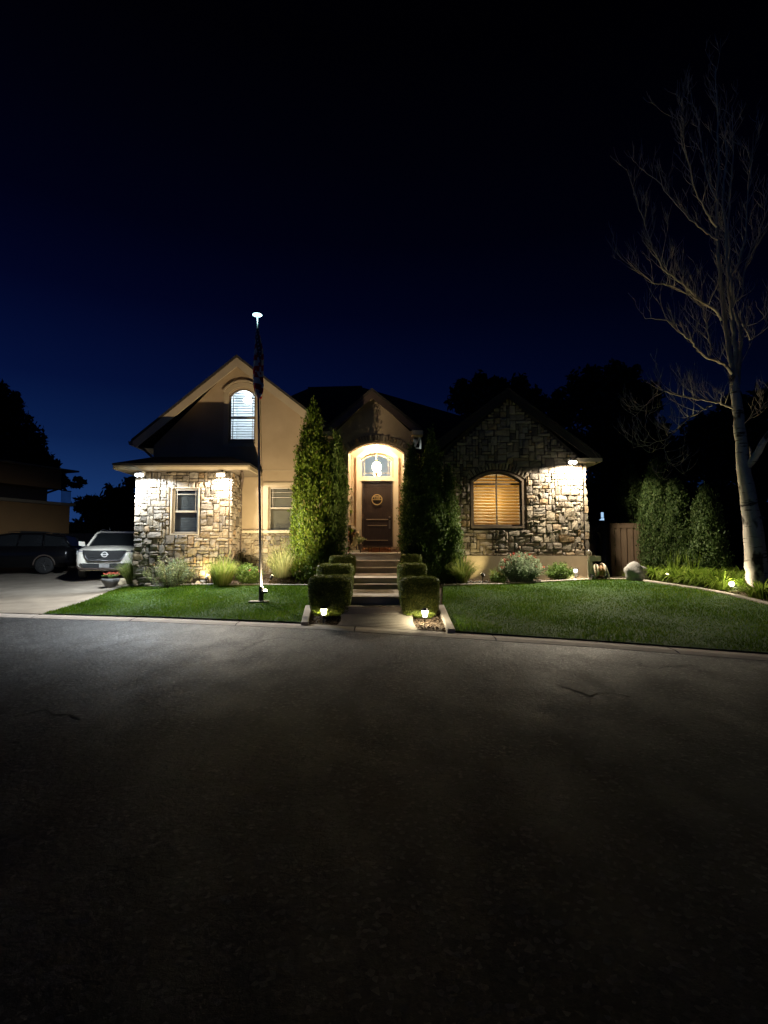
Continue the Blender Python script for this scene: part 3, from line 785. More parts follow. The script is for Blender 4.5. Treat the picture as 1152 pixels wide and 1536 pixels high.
def window(name, w, Y, frame_mat, blind, rise=0, mull=None, rail=None, grid=None, glass='glass', slat=.05, open_=20, depth=.08, label=None, slat_t=.003):
    x0, x1, z0, z1 = w
    mb = MB(); t = .05
    y0 = Y + .045
    if rise: pts = [(x0 + t / 2, z0 + t / 2), (x1 - t / 2, z0 + t / 2)] + [(x, z - t / 2) for x, z in reversed(arc_pts(x0 + t / 2, x1 - t / 2, z1, rise))]
    else: pts = [(x0 + t / 2, z0 + t / 2), (x1 - t / 2, z0 + t / 2), (x1 - t / 2, z1 - t / 2), (x0 + t / 2, z1 - t / 2)]
    mb.bar(pts, t, y0, y0 + depth, closed=True)
    if rail is not None: mb.box(x0 + t, x1 - t, y0 + .01, y0 + depth - .012, rail - .03, rail + .03)
    for m_ in (mull or []): mb.box(m_ - .022, m_ + .022, y0 + .012, y0 + depth - .01, z0 + t, z1 + rise * .97 - t)
    o = mb.build(name, frame_mat, house)
    if label: o['label'] = label
    if grid:
        mb = MB()
        for kind, v, a, b in grid:
            if kind == 'v': mb.box(v - .008, v + .008, y0 + .03, y0 + .048, a, b)
            else: mb.box(a, b, y0 + .0305, y0 + .0475, v - .008, v + .008)
        mb.build('muntin', frame_mat, o)
    mb = MB()
    P = [(x0 + t, z0 + t), (x1 - t, z0 + t)] + ([(x, z - t) for x, z in reversed(arc_pts(x0 + t, x1 - t, z1, rise))] if rise else [(x1 - t, z1 - t), (x0 + t, z1 - t)])
    mb.poly([(x, y0 + depth * .5, z) for x, z in P]); mb.build('pane', M[glass], o)
    if blind:
        mb = MB(); z = z0 + t + .03; R_ = None
        if rise:
            ws = (x1 - x0) / 2; rad = (ws * ws + rise * rise) / (2 * rise); cxx = (x0 + x1) / 2; czz = z1 + rise - rad
        while z < z1 + rise - t - .02:
            a, b = x0 + t - .02, x1 - t + .02
            if rise and z > z1 - .0:
                hw_ = math.sqrt(max(0, (rad - t + .03) ** 2 - (z - czz) ** 2)); a, b = max(a, cxx - hw_), min(b, cxx + hw_)
            if b - a > .1:
                ca, sa = math.cos(R(open_)), math.sin(R(open_)); hl = slat * .56
                yc = Y + .165
                p = [(yc - hl * ca, z - hl * sa), (yc + hl * ca, z + hl * sa)]
                th = slat_t
                mb.prism([(a, p[0][0], p[0][1] - th), (a, p[1][0], p[1][1] - th), (a, p[1][0], p[1][1] + th), (a, p[0][0], p[0][1] + th)], (b - a, 0, 0))
            z += slat
        for f_ in (.1, .9):
            xx = x0 + (x1 - x0) * f_; mb.box(xx - .004, xx + .004, Y + .128, Y + .131, z0 + t, z1 - .02)
        mb.build('blind', blind, o)
    return o
def room(name, w, Y, rise, depth, mat):
    """the little room one sees into behind a window"""
    x0, x1, z0, z1 = w; mb = MB(); a, b, c, d, e, f_ = x0 - .25, x1 + .25, z0 - .3, z1 + rise + .15, Y + .26, Y + .26 + depth
    mb.quad((a, f_, c), (b, f_, c), (b, f_, d), (a, f_, d)); mb.quad((a, e, c), (a, f_, c), (a, f_, d), (a, e, d)); mb.quad((b, f_, c), (b, e, c), (b, e, d), (b, f_, d))
    mb.quad((a, e, c), (b, e, c), (b, f_, c), (a, f_, c)); mb.quad((a, f_, d), (b, f_, d), (b, e, d), (a, e, d))
    return mb.build(name, mat, house)
gx = lambda w, f_: w[0] + (w[1] - w[0]) * f_
def prairie(w, rise=0):
    z0, z1 = w[2] + .05, w[3] - .05; m_ = (z0 + z1) / 2
    return [('v', gx(w, .16), m_, z1), ('v', gx(w, .84), m_, z1), ('h', z1 - .16, w[0] + .05, w[1] - .05)]
zrA = hz(767, YA)
window('window', wA, YA, M['vinyl'], M['blind_dim'], rail=zrA, grid=[('v', gx(wA, .14), zrA, wA[3] - .05), ('v', gx(wA, .86), zrA, wA[3] - .05), ('h', wA[3] - .17, wA[0] + .05, wA[1] - .05)], glass='dark_glass', open_=65)
mb = MB(); mb.bar([(wA[0] - .03, wA[2] - .03), (wA[1] + .03, wA[2] - .03), (wA[1] + .03, wA[3] + .03), (wA[0] - .03, wA[3] + .03)],  .04, YA - .03, YA + .04, closed=True)
mb.build('window_trim', M['fascia'], house)
zrU = hz(626, YB)
window('window', wU, YB, M['dark_vinyl'], M['blind_white'], rise=riseU, rail=zrU, slat=.088, open_=8, slat_t=.009,
       grid=[('v', gx(wU, .13), zrU, wU[3]), ('v', gx(wU, .87), zrU, wU[3]), ('v', gx(wU, .13), wU[2], zrU), ('v', gx(wU, .87), wU[2], zrU)], label='lit arched upstairs window with open white slats')
room('upstairs_room', wU, YB, riseU, 1.6, M['room'])
zrL = hz(762, YB)
window('window', wL, YB, M['vinyl'], M['blind_tan'], rail=zrL, open_=70, glass='dark_glass', grid=[('v', gx(wL, .12), zrL, wL[3] - .05), ('v', gx(wL, .8), zrL, wL[3] - .05), ('h', wL[3] - .17, wL[0] + .05, wL[1] - .05), ('h', hz(746, YB), wL[0] + .05, wL[1] - .05)])
for w_, Y_ in ((wA, YA), (wL, YB)): room('dark_room', w_, Y_, 0, .6, M['soffit'])

# --- shed roof and fascia of the bay
zf0, zf1 = hz(704.5, 16.6), hz(698.5, 16.6)
xe0, xe1 = at(174, 705, 16.6).x, at(373, 705, 16.6).x
mb = MB()
mb.box(xe0, xe1, 16.61, YA + .02, zf0 - .0, zf0 + .02)                 # soffit
mb.box(xA1, xe1, YA + .02, YB, zf0 - .02, zf0)
mb.box(xe0, xA0, YA + .02, 26, zf0 - .02, zf0)
mb.build('soffit', M['soffit'], house)
mb = MB()
mb.prism([(xe0, 16.56, zf0), (xe0, 16.6, zf0), (xe0, 16.6, zf1), (xe0, 16.5, zf1), (xe0, 16.5, zf1 - .05)], (xe1 - xe0, 0, 0))
mb.box(xe1, xe1 + .05, 16.5, YB - .002, zf0, zf1 + .004); mb.box(xe0 - .05, xe0, 16.5, 26, zf0, zf1 + .004)
mb.build('gutter', M['fascia'], house)
mb = MB(); e = .01
ztopA = hz(690, YB) + .06
q = [(xe0 - .06, 16.46, zf1 + e), (xe1 + .07, 16.46, zf1 + e), (hx(345, YB), YB - .001, ztopA), (xB0 - .0, YB - .001, ztopA)]
mb.prism(q, (0, 0, .045))
mb.prism([(xe1 + .072, 16.46, zf1 + e), (xe1 + .072, YB - .001, zf1 + e), (hx(345, YB) + .002, YB - .001, ztopA)], (0, 0, .044))
mb.prism([(xe0 - .062, 16.46, zf1 + e), (xB0, YB - .001, ztopA), (xB0, 26, ztopA), (xe0 - .062, 26, zf1 + e)], (0, 0, .044))
mb.build('bay_roof', M['shingle'], house)
# --- gable roof of the stucco wing: two slabs with rake boards
yr = 17.75
pk = at(355, 536, yr); eL = at(197, 663, yr); eR = at(512, 657, yr)
mb = MB()
for e_ in (eL, eR):
    mb.prism([(pk.x, yr - .03, pk.z), (e_.x, yr - .03, e_.z), (e_.x, 27.6, e_.z), (pk.x, 27.6, pk.z)], (0, 0, .09))
mb.build('gable_roof', M['shingle'], house)
mb = MB()
for e_ in (eL, eR):
    d = Vector((pk.x - e_.x, pk.z - e_.z)); nn = Vector((-d.y, d.x)).normalized(); nn = nn if nn.y < 0 else -nn
    w_ = .24
    a, b = Vector((e_.x, e_.z)), Vector((pk.x, pk.z))
    inner_b = Vector((pk.x, pk.z + w_ * -1 / abs(nn.y)))
    mb.prism([(a.x, yr, a.y - .004), (b.x, yr, b.y - .004), (inner_b.x, yr, inner_b.y), (a.x + nn.x * w_, yr, a.y + nn.y * w_)], (0, .04, 0))
mb.build('rake_board', M['fascia'], house)
mb = MB()
for e_, inx in ((eL, 1), (eR, -1)):      # soffit under the rake, wall to board
    d = (pk - e_); 
    a = Vector((e_.x, yr + .04, e_.z - .03)); b = Vector((pk.x, yr + .04, pk.z - .03))
    mb.prism([a, b, b + Vector((0, YB - yr - .045, 0)), a + Vector((0, YB - yr - .045, 0))], (0, 0, -.02))
mb.build('rake_soffit', M['fascia'], house)
mb = MB()
mb.prism([(eL.x - .1, yr - .02, eL.z + .02), (eL.x + .04, yr - .02, eL.z + .02), (eL.x + .04, yr - .02, eL.z - .1), (eL.x - .06, yr - .02, eL.z - .1)], (0, 9.8, 0))
mb.tube([(eL.x + .04, yr + .15, eL.z - .08), (eL.x + .3, yr + .3, eL.z - .2), (xB0 - .05, YB + .1, eL.z - .45), (xB0 - .05, YB + .1, ztopA)], .04)
mb.build('eave_gutter', M['gutter'], house)
for xa_, xb_, zz__, yy__ in ((eL.x + .02, xB0 - .004, eL.z, 27), (xB1 + .004, eR.x, eR.z, 20)):
    mb = MB(); mb.box(xa_, xb_, YB, yy__, zz__ - .14, zz__ - .11); mb.build('eave_soffit', M['fascia'], house)
# boxed eave return at the right end of the gable
mb = MB()
mb.prism([(eR.x - .26, yr - .01, eR.z - .02), (eR.x + .07, yr - .01, eR.z - .02), (eR.x + .07, yr - .01, eR.z - .2), (eR.x - .02, yr - .01, eR.z - .28), (eR.x - .26, yr - .01, eR.z - .2)], (0, .35, 0))
mb.build('eave_return', M['trim'], house)
mb = MB()
pd = at(362, 707, YB - .08)
mb.tube([(xe1 - .25, 16.75, zf0 - .01), (xe1 - .3, 17.1, zf0 - .18), (pd.x, YB - .09, zf0 - .42), (pd.x, YB - .09, .85), (pd.x + .05, YB - .2, .78)], .045, 8)
mb.build('downspout', M['gutter'], house)

# --- entry portico (C)
xC0, xC1 = hx(499, YC), hx(621, YC)
xo0, xo1 = hx(522, YC), hx(606, YC)
zs, za = hz(679, YC), hz(664, YC); zband = hz(655, YC)
ap = at(558, 594, YC); zCe = hz(652, YC)
mb = MB()
mb.box(xC0, xo0, YC, YC + .3, 1.2, zs); mb.box(xo1, xC1, YC, YC + .3, 1.2, zs)
arch_fill(mb, xo0, xo1, zs, za - zs, zCe, YC, .3)
for a, b in ((xC0, xo0), (xo1, xC1)): mb.quad((a, YC, zs), (b, YC, zs), (b, YC, zCe), (a, YC, zCe))
mb.prism([(xC0, YC, zCe), (xC1, YC, zCe), (ap.x, YC, ap.z)], (0, .3, 0))
mb.box(xC0, xo0 - .001, YC + .3, YW + .2, 1.2, za + .379); mb.box(xo1 + .001, xC1, YC + .3, YW + .2, 1.2, za + .379)
mb.build('portico_wall', M['stucco'], house)
mb = MB(); zcl = za + .38
mb.box(xo0 - .3, xo1 + .3, YC + .302, YW + .1, zcl, zcl + .08)
mb.build('porch_ceiling', M['stucco_trim'], house)
# brick voussoirs over the arch
mb = MB()
nb = 25; Po = arc_pts(xo0 - .08, xo1 + .08, zs + .04, za - zs + .02, nb); 
for k in range(nb):
    (ax, az), (bx, bz) = Po[k], Po[k + 1]
    d = Vector((bx - ax, bz - az)); nrm = Vector((-d.y, d.x)).normalized(); hgt = .2 + rnd.uniform(-.01, .015)
    a = Vector((ax, az)) + d * .07; b = Vector((bx, bz)) - d * .07
    c = [tuple(a), tuple(b), tuple(b + nrm * hgt), tuple(a + nrm * hgt)]
    stone(mb, Vector((0, YC - .001, 0)), Vector((1, 0, 0)), Vector((0, 0, 1)), Vector((0, -1, 0)), 0, 0, 0, 0, rnd, .03, .05, .01, c)
mb.build('arch_brick', M['stone'], house)
# door wall inside the porch
xd0, xd1 = hx(543, YW), hx(589, YW); zd0, zd1 = hz(820, YW), hz(722, YW)
wT = (hx(540.5, YW), hx(588, YW), hz(716.5, YW), hz(690, YW)); riseT = hz(681, YW) - wT[3]
mb = MB()
holed_wall(mb, xo0 - .25, xo1 + .25, 1.2, wT[3] + riseT + .02, YW, .2, [(xd0, xd1, zd0, zd1), (wT[0], wT[1], wT[2], wT[3] + riseT + .019)])
mb.box(xo0 - .25, xo1 + .25, YW, YW + .2, wT[3] + riseT + .021, za + .5)
arch_fill(mb, wT[0], wT[1], wT[3], riseT, wT[3] + riseT + .019, YW, .2)
mb.build('entry_wall', M['stucco'], house)
mb = MB()
oy0, oy1 = YW - .07, YW - .003
mb.bar([(xd0 - .12, zd0), (xd0 - .12, wT[3] + .06)] + arc_pts(xd0 - .12, xd1 + .12, wT[3] + .07, riseT + .05) + [(xd1 + .12, wT[3] + .06), (xd1 + .12, zd0)], .16, oy0, oy1)
mb.box(xd0 - .04, xd1 + .04, oy0 + .012, oy1, zd1 + .012, wT[2] - .004)
mb.build('door_surround', M['trim'], house)
for xg in (xd0 - .225, xd1 + .225):
    mb = MB(); mb.bar([(xg, zd0 + .75), (xg, wT[3] + .05)], .035, oy0 + .03, oy1); mb.build('surround_shadow_line', M['hose'], house)  # brown bar puts the dark groove and trim shadow line into colour
window('transom', wT, YW, M['trim'], None, rise=riseT, mull=[(wT[0] + wT[1]) / 2], grid=[('v', gx(wT, .12), wT[2] + .05, wT[3] + .02), ('v', gx(wT, .88), wT[2] + .05, wT[3] + .02), ('h', wT[2] + .17, wT[0] + .05, wT[1] - .05)], label='arched transom window over the front door')
room('hall', (wT[0] - .8, wT[1] + .8, wT[2] - .6, wT[3] + .6), YW, riseT, 2.5, M['room'])
# lower stone wainscot inside the porch, ledge, brick sill
mb = MB()
zl = hz(794, YW)
for a, b in ((xo0 - .0, xd0 - .2), (xd1 + .2, xo1)):
    stone_face(mb, (a, YW - .004, 1.5), (1, 0, 0), (0, -1, 0), max(2, int((b - a) / .09)), int((zl - 1.52) / .09), .09, lambda u, v: True, rnd, .03, .06)
stone_face(mb, (xo1 - .003, YW - .06, 1.5), (0, -1, 0), (-1, 0, 0), int((YW - YC - .1) / .09), int((zl - 1.52) / .09), .09, lambda u, v: True, rnd, .02, .05)
stone_face(mb, (xo0 + .003, YC + .05, 1.5), (0, 1, 0), (1, 0, 0), int((YW - YC - .1) / .09), int((zl - 1.52) / .09), .09, lambda u, v: True, rnd, .02, .05)
stone_face(mb, (xo0 + .05, YW - .32, 1.5), (1, 0, 0), (0, -1, 0), int((xo1 - xo0 - .08) / .095), 2, .095, lambda u, v: True, rnd, .015, .03)
mb.build('porch_stone', M['brickstone'], house)
mb = MB(); mb.box(xo0 + .06, xo1 - .06, YW - .318, YW - .01, 1.45, 1.692); mb.build('door_sill', M['mortar'], house)
for q in ((xo0 + .004, xd0 - .2, YW - .11, YW - .002, zl, zl + .09), (xd1 + .2, xo1 - .004, YW - .11, YW - .002, zl, zl + .09), (xo1 - .1, xo1 - .003, YC + .05, YW - .112, zl, zl + .088), (xo0 + .003, xo0 + .1, YC + .05, YW - .112, zl, zl + .088)):
    mb = MB(); mb.box(*q); mb.build('porch_ledge', M['trim'], house)
mb = MB(); mb.box(xC0 - .05, xC1 + .1, 17.32, YW + .1, -.1, 1.505); mb.prism([(xC0 - .052, y, z) for y, z in [(17.335, 1.465), (17.295, 1.472), (17.292, 1.5), (17.31, 1.513), (YW, 1.52), (YW, 1.465)]], (xC1 - xC0 + .154, 0, 0)); mb.build('porch_floor', M['concrete'], house)
# door
mb = MB(); mb.box(xd0 + .045, xd1 - .045, YW + .06, YW + .11, zd0 + .03, zd1 - .045)
dx0, dx1 = xd0 + .045, xd1 - .045
def panel(mbx, a, b, c, d, planks):
    mbx.bar([(a, c), (b, c), (b, d), (a, d)], .03, YW + .045, YW + .061, closed=True)
    for k in range(1, planks):
        x = a + (b - a) * k / planks; mbx.box(x - .004, x + .004, YW + .052, YW + .0605, c + .02, d - .02)
zm1, zm2 = hz(779, YW), hz(788, YW)
panel(mb, dx0 + .13, dx1 - .13, zm1, zd1 - .2, 4); panel(mb, dx0 + .16, dx1 - .13, zd0 + .22, zm2, 5)
door = mb.build('door', M['door'], house)
for q in ((dx0 + .1, dx1 - .11, zm1 - .018, zm1 + .014), (dx0 + .15, dx1 - .15, zm2 - .014, zm2 + .012), (dx0 + .1, dx1 - .12, zd0 + .21, zd0 + .235)):
    mb = MB(); mb.box(q[0], q[1], YW + .038, YW + .058, q[2], q[3]); mb.build('panel_highlight', M['door_highlight'], door)  # pale strips over the mouldings paint in the light caught on their edges
mb = MB(); xh = hx(584.5, YW); zh0, zh1 = hz(793, YW), hz(780, YW)
mb.box(xh - .03, xh + .03, YW + .04, YW + .058, zh0, zh1); mb.lathe((xh, YW + .0, zh1 + .1), [(.033, .0), (.035, .05)], 14, 'y')
mb.tube([(xh, YW + .04, zh1 - .04), (xh, YW - .02, zh1 - .05), (xh, YW - .03, zh1 - .14), (xh, YW - .02, zh0 + .05), (xh, YW + .04, zh0 + .04)], .012)
mb.build('handle', M['steel'], door)
mb = MB(); mb.bar([(xd0 + .02, zd0), (xd0 + .02, zd1 - .02), (xd1 - .02, zd1 - .02), (xd1 - .02, zd0)], .045, YW + .0, YW + .1); mb.build('door_frame', M['door'], house)
mb = MB(); mb.box(xd0 + .045, xd1 - .045, YW + .0, YW + .15, zd0 - .02, zd0 + .025); mb.build('threshold', M['gutter'], house)
# portico roof
yc = 17.2; pk2 = at(558, 586, yc); el2 = at(484, 647, yc); er2 = at(632, 645, yc)
mb = MB()
for e_ in (el2, er2): mb.prism([(pk2.x, yc - .02, pk2.z), (e_.x, yc - .02, e_.z), (e_.x, 24, e_.z), (pk2.x, 24, pk2.z)], (0, 0, .09))
mb.build('portico_roof', M['shingle'], house)
mb = MB()
for e_ in (el2, er2):
    d = Vector((pk2.x - e_.x, pk2.z - e_.z)); nn = Vector((-d.y, d.x)).normalized(); nn = nn if nn.y < 0 else -nn
    mb.prism([(e_.x, yc, e_.z - .004), (pk2.x, yc, pk2.z - .004), (pk2.x, yc, pk2.z - .19 / abs(nn.y)), (e_.x + nn.x * .19, yc, e_.z + nn.y * .19)], (0, .04, 0))
mb.build('portico_rake', M['gutter'], house)
mb = MB(); mb.prism([(er2.x - .3, yc - .02, er2.z + .0), (er2.x + .06, yc - .02, er2.z - .02), (er2.x + .06, yc - .02, er2.z - .16), (er2.x - .3, yc - .02, er2.z - .16)], (0, .4, 0)); mb.build('portico_eave', M['trim'], house)
mb = MB(); mb.prism([(el2.x - .06, yc - .02, el2.z - .02), (el2.x + .3, yc - .02, el2.z), (el2.x + .3, yc - .02, el2.z - .16), (el2.x - .06, yc - .02, el2.z - .16)], (0, .4, 0)); mb.build('portico_eave', M['trim'], house)
mb = MB(); pq = at(607.5, 706, YC - .08)
mb.tube([(pq.x, pq.y, pq.z + .36), (pq.x + .02, pq.y, pq.z)], .045, 8); mb.build('drain_pipe', M['white_paint'], house)

# --- right stone gable (D)
xD0, xD1 = hx(648, YD), hx(876.5, YD)
zDe = hz(690, YD); apD = at(762, 592, YD)
wD = (hx(709, YD), hx(783, YD), hz(789, YD), hz(722, YD)); riseD = hz(708.5, YD) - wD[3]
zfd = hz(833, YD)
mb = MB()
holed_wall(mb, xD0, xD1, 0, zDe, YD, .2, [(wD[0], wD[1], wD[2], wD[3] + riseD + .01)])
arch_fill(mb, wD[0], wD[1], wD[3], riseD, wD[3] + riseD + .01, YD, .2)
mb.prism([(xD0, YD, zDe), (xD1, YD, zDe), (apD.x, YD, apD.z)], (0, .2, 0))
mb.box(xD1 - .2, xD1, YD + .2, 27.5, 0, zDe); mb.box(xD0, xD0 + .2, YD + .2, 20, 0, zDe)
mb.box(xC1 + .002, xD0 - .002, 18.6, 18.8, 0, zDe + .6)
mb.build('wing_wall', M['mortar'], house)
mb = MB()
cell = .1
def maskD(u, v):
    x, z = xD0 + u, zfd + v
    if wD[0] - .1 < x < wD[1] + .1 and wD[2] - .1 < z < wD[3] + .02: return False
    if wD[0] - .12 < x < wD[1] + .12 and z >= wD[3] - .0:
        zc = wD[3] + riseD * (1 - ((x - (wD[0] + wD[1]) / 2) / ((wD[1] - wD[0]) / 2 + .1)) ** 2)
        if z < zc + .27: return False
    if z > zDe - .02:
        s_ = (apD.z - zDe) / (xD1 - apD.x)
        return z < apD.z - .12 - abs(x - apD.x) * s_
    return True
stone_face(mb, (xD0, YD - .001, zfd), (1, 0, 0), (0, -1, 0), int((xD1 - xD0 + .03) / cell), int((apD.z - zfd) / cell), cell, maskD, rnd)
nb = 19; Po = arc_pts(wD[0] - .1, wD[1] + .1, wD[3] + .06, riseD + .03, nb)
for k in range(nb):
    (ax, az), (bx, bz) = Po[k], Po[k + 1]; d = Vector((bx - ax, bz - az)); nrm = Vector((-d.y, d.x)).normalized(); hg = .22 + rnd.uniform(-.02, .04)
    a = Vector((ax, az)) + d * .08; b = Vector((bx, bz)) - d * .08
    stone(mb, Vector((0, YD - .001, 0)), Vector((1, 0, 0)), Vector((0, 0, 1)), Vector((0, -1, 0)), 0, 0, 0, 0, rnd, .04, .07, .01, [tuple(a), tuple(b), tuple(b + nrm * hg), tuple(a + nrm * hg)])
# corner stones that flare out at the foot of the right corner
zz = zfd
while zz < zDe - .15:
    hh_ = rnd.choice([.165, .25, .165, .33]); ln = rnd.choice([.26, .4, .33])
    stone(mb, Vector((xD1 + .001, YD - .05, zz)), Vector((0, 1, 0)), Vector((0, 0, 1)), Vector((1, 0, 0)), 0, 0, ln, hh_, rnd, .05 + .11 * max(0, 1 - (zz - zfd) / 3.3), .075 + .11 * max(0, 1 - (zz - zfd) / 3.3), .016)
    zz += hh_
stone_face(mb, (xD1, YD + .38, zfd), (0, 1, 0), (1, 0, 0), 30, int((zDe - zfd - .1) / cell), cell, lambda u, v: True, rnd)
mb.build('wing_stone', M['stone'], house)
mb = MB(); mb.box(xD0 - .05, xD1 + .13, YD - .1, YD + .1, 0, zfd - .01); mb.box(xD1 + .002, xD1 + .13, YD + .102, 27, 0, zfd - .012); mb.build('foundation', M['foundation'], house)
window('window', wD, YD, M['dark_vinyl'], M['blind_gold'], rise=riseD, mull=[(wD[0] + wD[1]) / 2], rail=hz(726, YD), slat=.1, open_=47, label='wide arched window with honey coloured blinds')
room('front_room', wD, YD, riseD, 1.4, M['stucco_trim'])
mb = MB(); mb.bar([(wD[0] - .03, wD[2]), (wD[0] - .03, wD[3])] + arc_pts(wD[0] - .03, wD[1] + .03, wD[3] + .01, riseD + .02) + [(wD[1] + .03, wD[3]), (wD[1] + .03, wD[2])], .055, YD - .055, YD + .04)
mb.box(wD[0] - .06, wD[1] + .06, YD - .06, YD + .03, wD[2] - .07, wD[2] - .004)
mb.build('window_trim', M['dark_vinyl'], house)
yd = 16.95; pk3 = at(762, 585, yd); er3 = at(901, 687, yd); el3 = at(630, 684, yd)
mb = MB()
for e_ in (el3, er3): mb.prism([(pk3.x, yd - .02, pk3.z), (e_.x, yd - .02, e_.z), (e_.x, 27.6, e_.z), (pk3.x, 27.6, pk3.z)], (0, 0, .09))
mb.build('wing_roof', M['shingle'], house)
mb = MB()
for e_ in (el3, er3):
    d = Vector((pk3.x - e_.x, pk3.z - e_.z)); nn = Vector((-d.y, d.x)).normalized(); nn = nn if nn.y < 0 else -nn
    mb.prism([(e_.x, yd, e_.z - .004), (pk3.x, yd, pk3.z - .004), (pk3.x, yd, pk3.z - .2 / abs(nn.y)), (e_.x + nn.x * .2, yd, e_.z + nn.y * .2)], (0, .04, 0))
mb.build('wing_rake', plain('black brown rake paint', (.015, .012, .01), (.02, .016, .013), 3, .7), house)
mb = MB()
mb.box(xD1 - .3, er3.x + .05, yd - .01, YD - .004, er3.z - .12, er3.z + .0); mb.box(xD1 + .004, er3.x + .05, YD, 27, er3.z - .12, er3.z - .004)
mb.build('wing_eave', M['fascia'], house)
# --- main hip roof
mb = MB()
r1, r2, r3 = at(462, 583, 25), at(543, 581, 25), at(706, 628, 25)
F1, F2 = (-7.4, 20.3, 5.75), (5.2, 20.3, 5.3); B1, B2 = (-7.4, 31, 4.9), (5.8, 31, 4.3)
mb.poly([F1, F2, r3, r2]); mb.poly([F1, r2, r1]); mb.poly([F2, B2, r3]); mb.poly([B2, B1, r1, r2]); mb.poly([B2, r2, r3]); mb.poly([B1, F1, r1])
mb.prism([(r1.x, 24.9, r1.z), (r2.x, 24.9, r2.z), (r2.x, 25.1, r2.z), (r1.x, 25.1, r1.z)], (0, 0, .05))
mb.build('main_roof', M['shingle'], house)
mb = MB(); mb.box(-7.4, 6.1, 27.4, 27.6, 0, 4.8); mb.build('rear_wall', M['stucco'], house)

# room lamps
lamp('room_light', 'POINT', ((wU[0] + wU[1]) / 2 + .05, YB + .95, wU[3] + .1), 42, (.8, .93, 1), house, .06)
mb = MB(); mb.lathe(((wU[0] + wU[1]) / 2 - .0, YB + .7, wU[3] + .02), [(.05, -.1), (.14, -.06), (.16, .02), (.05, .12)], 16); mb.build('ceiling_globe', M['lamp_room'], house, True)
lamp('room_light', 'POINT', ((wD[0] + wD[1]) / 2, YD + .95, (wD[2] + wD[3]) / 2), 74, (1, .87, .58), house, .15)
lamp('hall_light', 'POINT', ((wT[0] + wT[1]) / 2, YW + 1.4, wT[3] + .2), 30, (.9, 1, .97), house, .15)

# ------------------------------------------------------------------ lamps on the house
def flood(label, px, py, Y, col, power, mat, group='security lights under the eaves', wall_boost=1.0, drive=None):
    p = at(px, py, Y)
    t = thing('wall_light', label, 'wall light', p, group)
    mb = MB(); mb.box(p.x - .05, p.x + .05, p.y + .06, p.y + .3, p.z + .02, p.z + .12); mb.prism([(p.x - .11, p.y - .09, p.z + .035), (p.x + .11, p.y - .09, p.z + .035), (p.x + .09, p.y + .08, p.z + .07), (p.x - .09, p.y + .08, p.z + .07)], (0, 0, .02))
    mb.build('housing', M['white_paint'], t)
    for s_ in (-1, 1):
        mb = MB(); c = Vector((p.x + s_ * .06, p.y - .01, p.z)); mb.lathe(c, [(.02, .035), (.06, .02), (.07, -.02), (.055, -.05), (.02, -.066)], 14); mb.build('lens', mat, t, True)
    lamp('wall_bulb', 'SPOT', (p.x + .06, p.y, p.z - .09), power * WALL_HEAD * wall_boost, col, t, .05, (R(14), 0, 0), R(165), .2)
    lamp('lawn_bulb', 'SPOT', (p.x - .06, p.y, p.z - .09), power * 1.25, col, t, .05, (R(-31), 0, 0), R(85), .6).scale = (3.2, 1, 1)
    if drive: lamp('car_fill_beam', 'SPOT', (p.x - .06, p.y, p.z - .07), power * 3.2, col, t, .05, aim(drive), R(80), .8)  # extra beam added to the corner fixture to brighten the parked car
    return t
flood('cool white security light at the outer corner of the stone bay', 209, 712, 16.36, (.8, .9, 1), P_LEFT_COOL, M['lamp_white'], drive=(-.64, .56, -.52))
flood('neutral white security light between the bay window and downspout', 331, 712, 16.6, (1, .9, .74), P_LEFT_WARM, M['lamp_warm'])
flood('warm security light under the eave of the stone gable wing', 859, 693, 16.76, (1, .87, .66), P_RIGHT, M['lamp_warm'], wall_boost=1.7)
# hanging porch globe
pg = at(565, 700, 18.3)
t = thing('pendant_lamp', 'round frosted glass lantern hanging above the front door', 'lamp', pg)
mb = MB(); mb.lathe(pg, [(.03, -.2), (.09, -.17), (.14, -.08), (.155, .02), (.12, .11), (.06, .16)], 22); mb.build('globe', M['lamp_porch'], t, True)
mb = MB(); mb.lathe(pg, [(.004, -.32), (.03, -.29), (.02, -.25), (.05, -.205), (.02, -.19)], 12); mb.lathe(pg, [(.07, .155), (.04, .2), (.012, .24), (.01, za - pg.z + .38)], 12); mb.build('fitting', M['brass'], t, True)
lamp('porch_bulb', 'POINT', (pg.x, YC + .72, za + .3), P_PORCH, (1, .74, .44), t, .06)

# ------------------------------------------------------------------ flagpole, flag, floodlight
fb = gp(391.5, 903)
YF = fb.y
ft = at(386, 472, YF)
t = thing('flagpole', 'slim steel flagpole with black base sleeve standing in the lawn', 'flagpole', fb)
mb = MB()
pts = [fb.lerp(ft, k / 14) for k in range(15)]; mb.tube(pts, [.036 - .014 * k / 14 for k in range(15)], 12); mb.build('pole', M['steel'], t, True)
zs_ = at(391, 880, YF).z
mb = MB(); mb.tube([fb, Vector((fb.x, fb.y, zs_))], .062, 14); mb.build('sleeve', M['black'], t)
mb = MB(); mb.box(fb.x - .28, fb.x + .2, fb.y - .16, fb.y + .16, fb.z - .05, fb.z + .03); mb.build('footing', M['concrete'], t)
mb = MB(); mb.tube([Vector((fb.x + .045, fb.y - .03, zs_ + .4)), at(390.2, 700, YF) + Vector((.05, -.03, 0)), ft + Vector((.045, -.03, -.1))], .006, 5); mb.tube([at(391, 795, YF) + Vector((-.1, -.03, 0)), at(391, 795, YF) + Vector((.1, -.03, 0))], .012, 6); mb.build('halyard', M['black'], t)
t2 = thing('solar_light', 'glowing disc shaped solar lamp on top of the flagpole', 'lamp', ft)
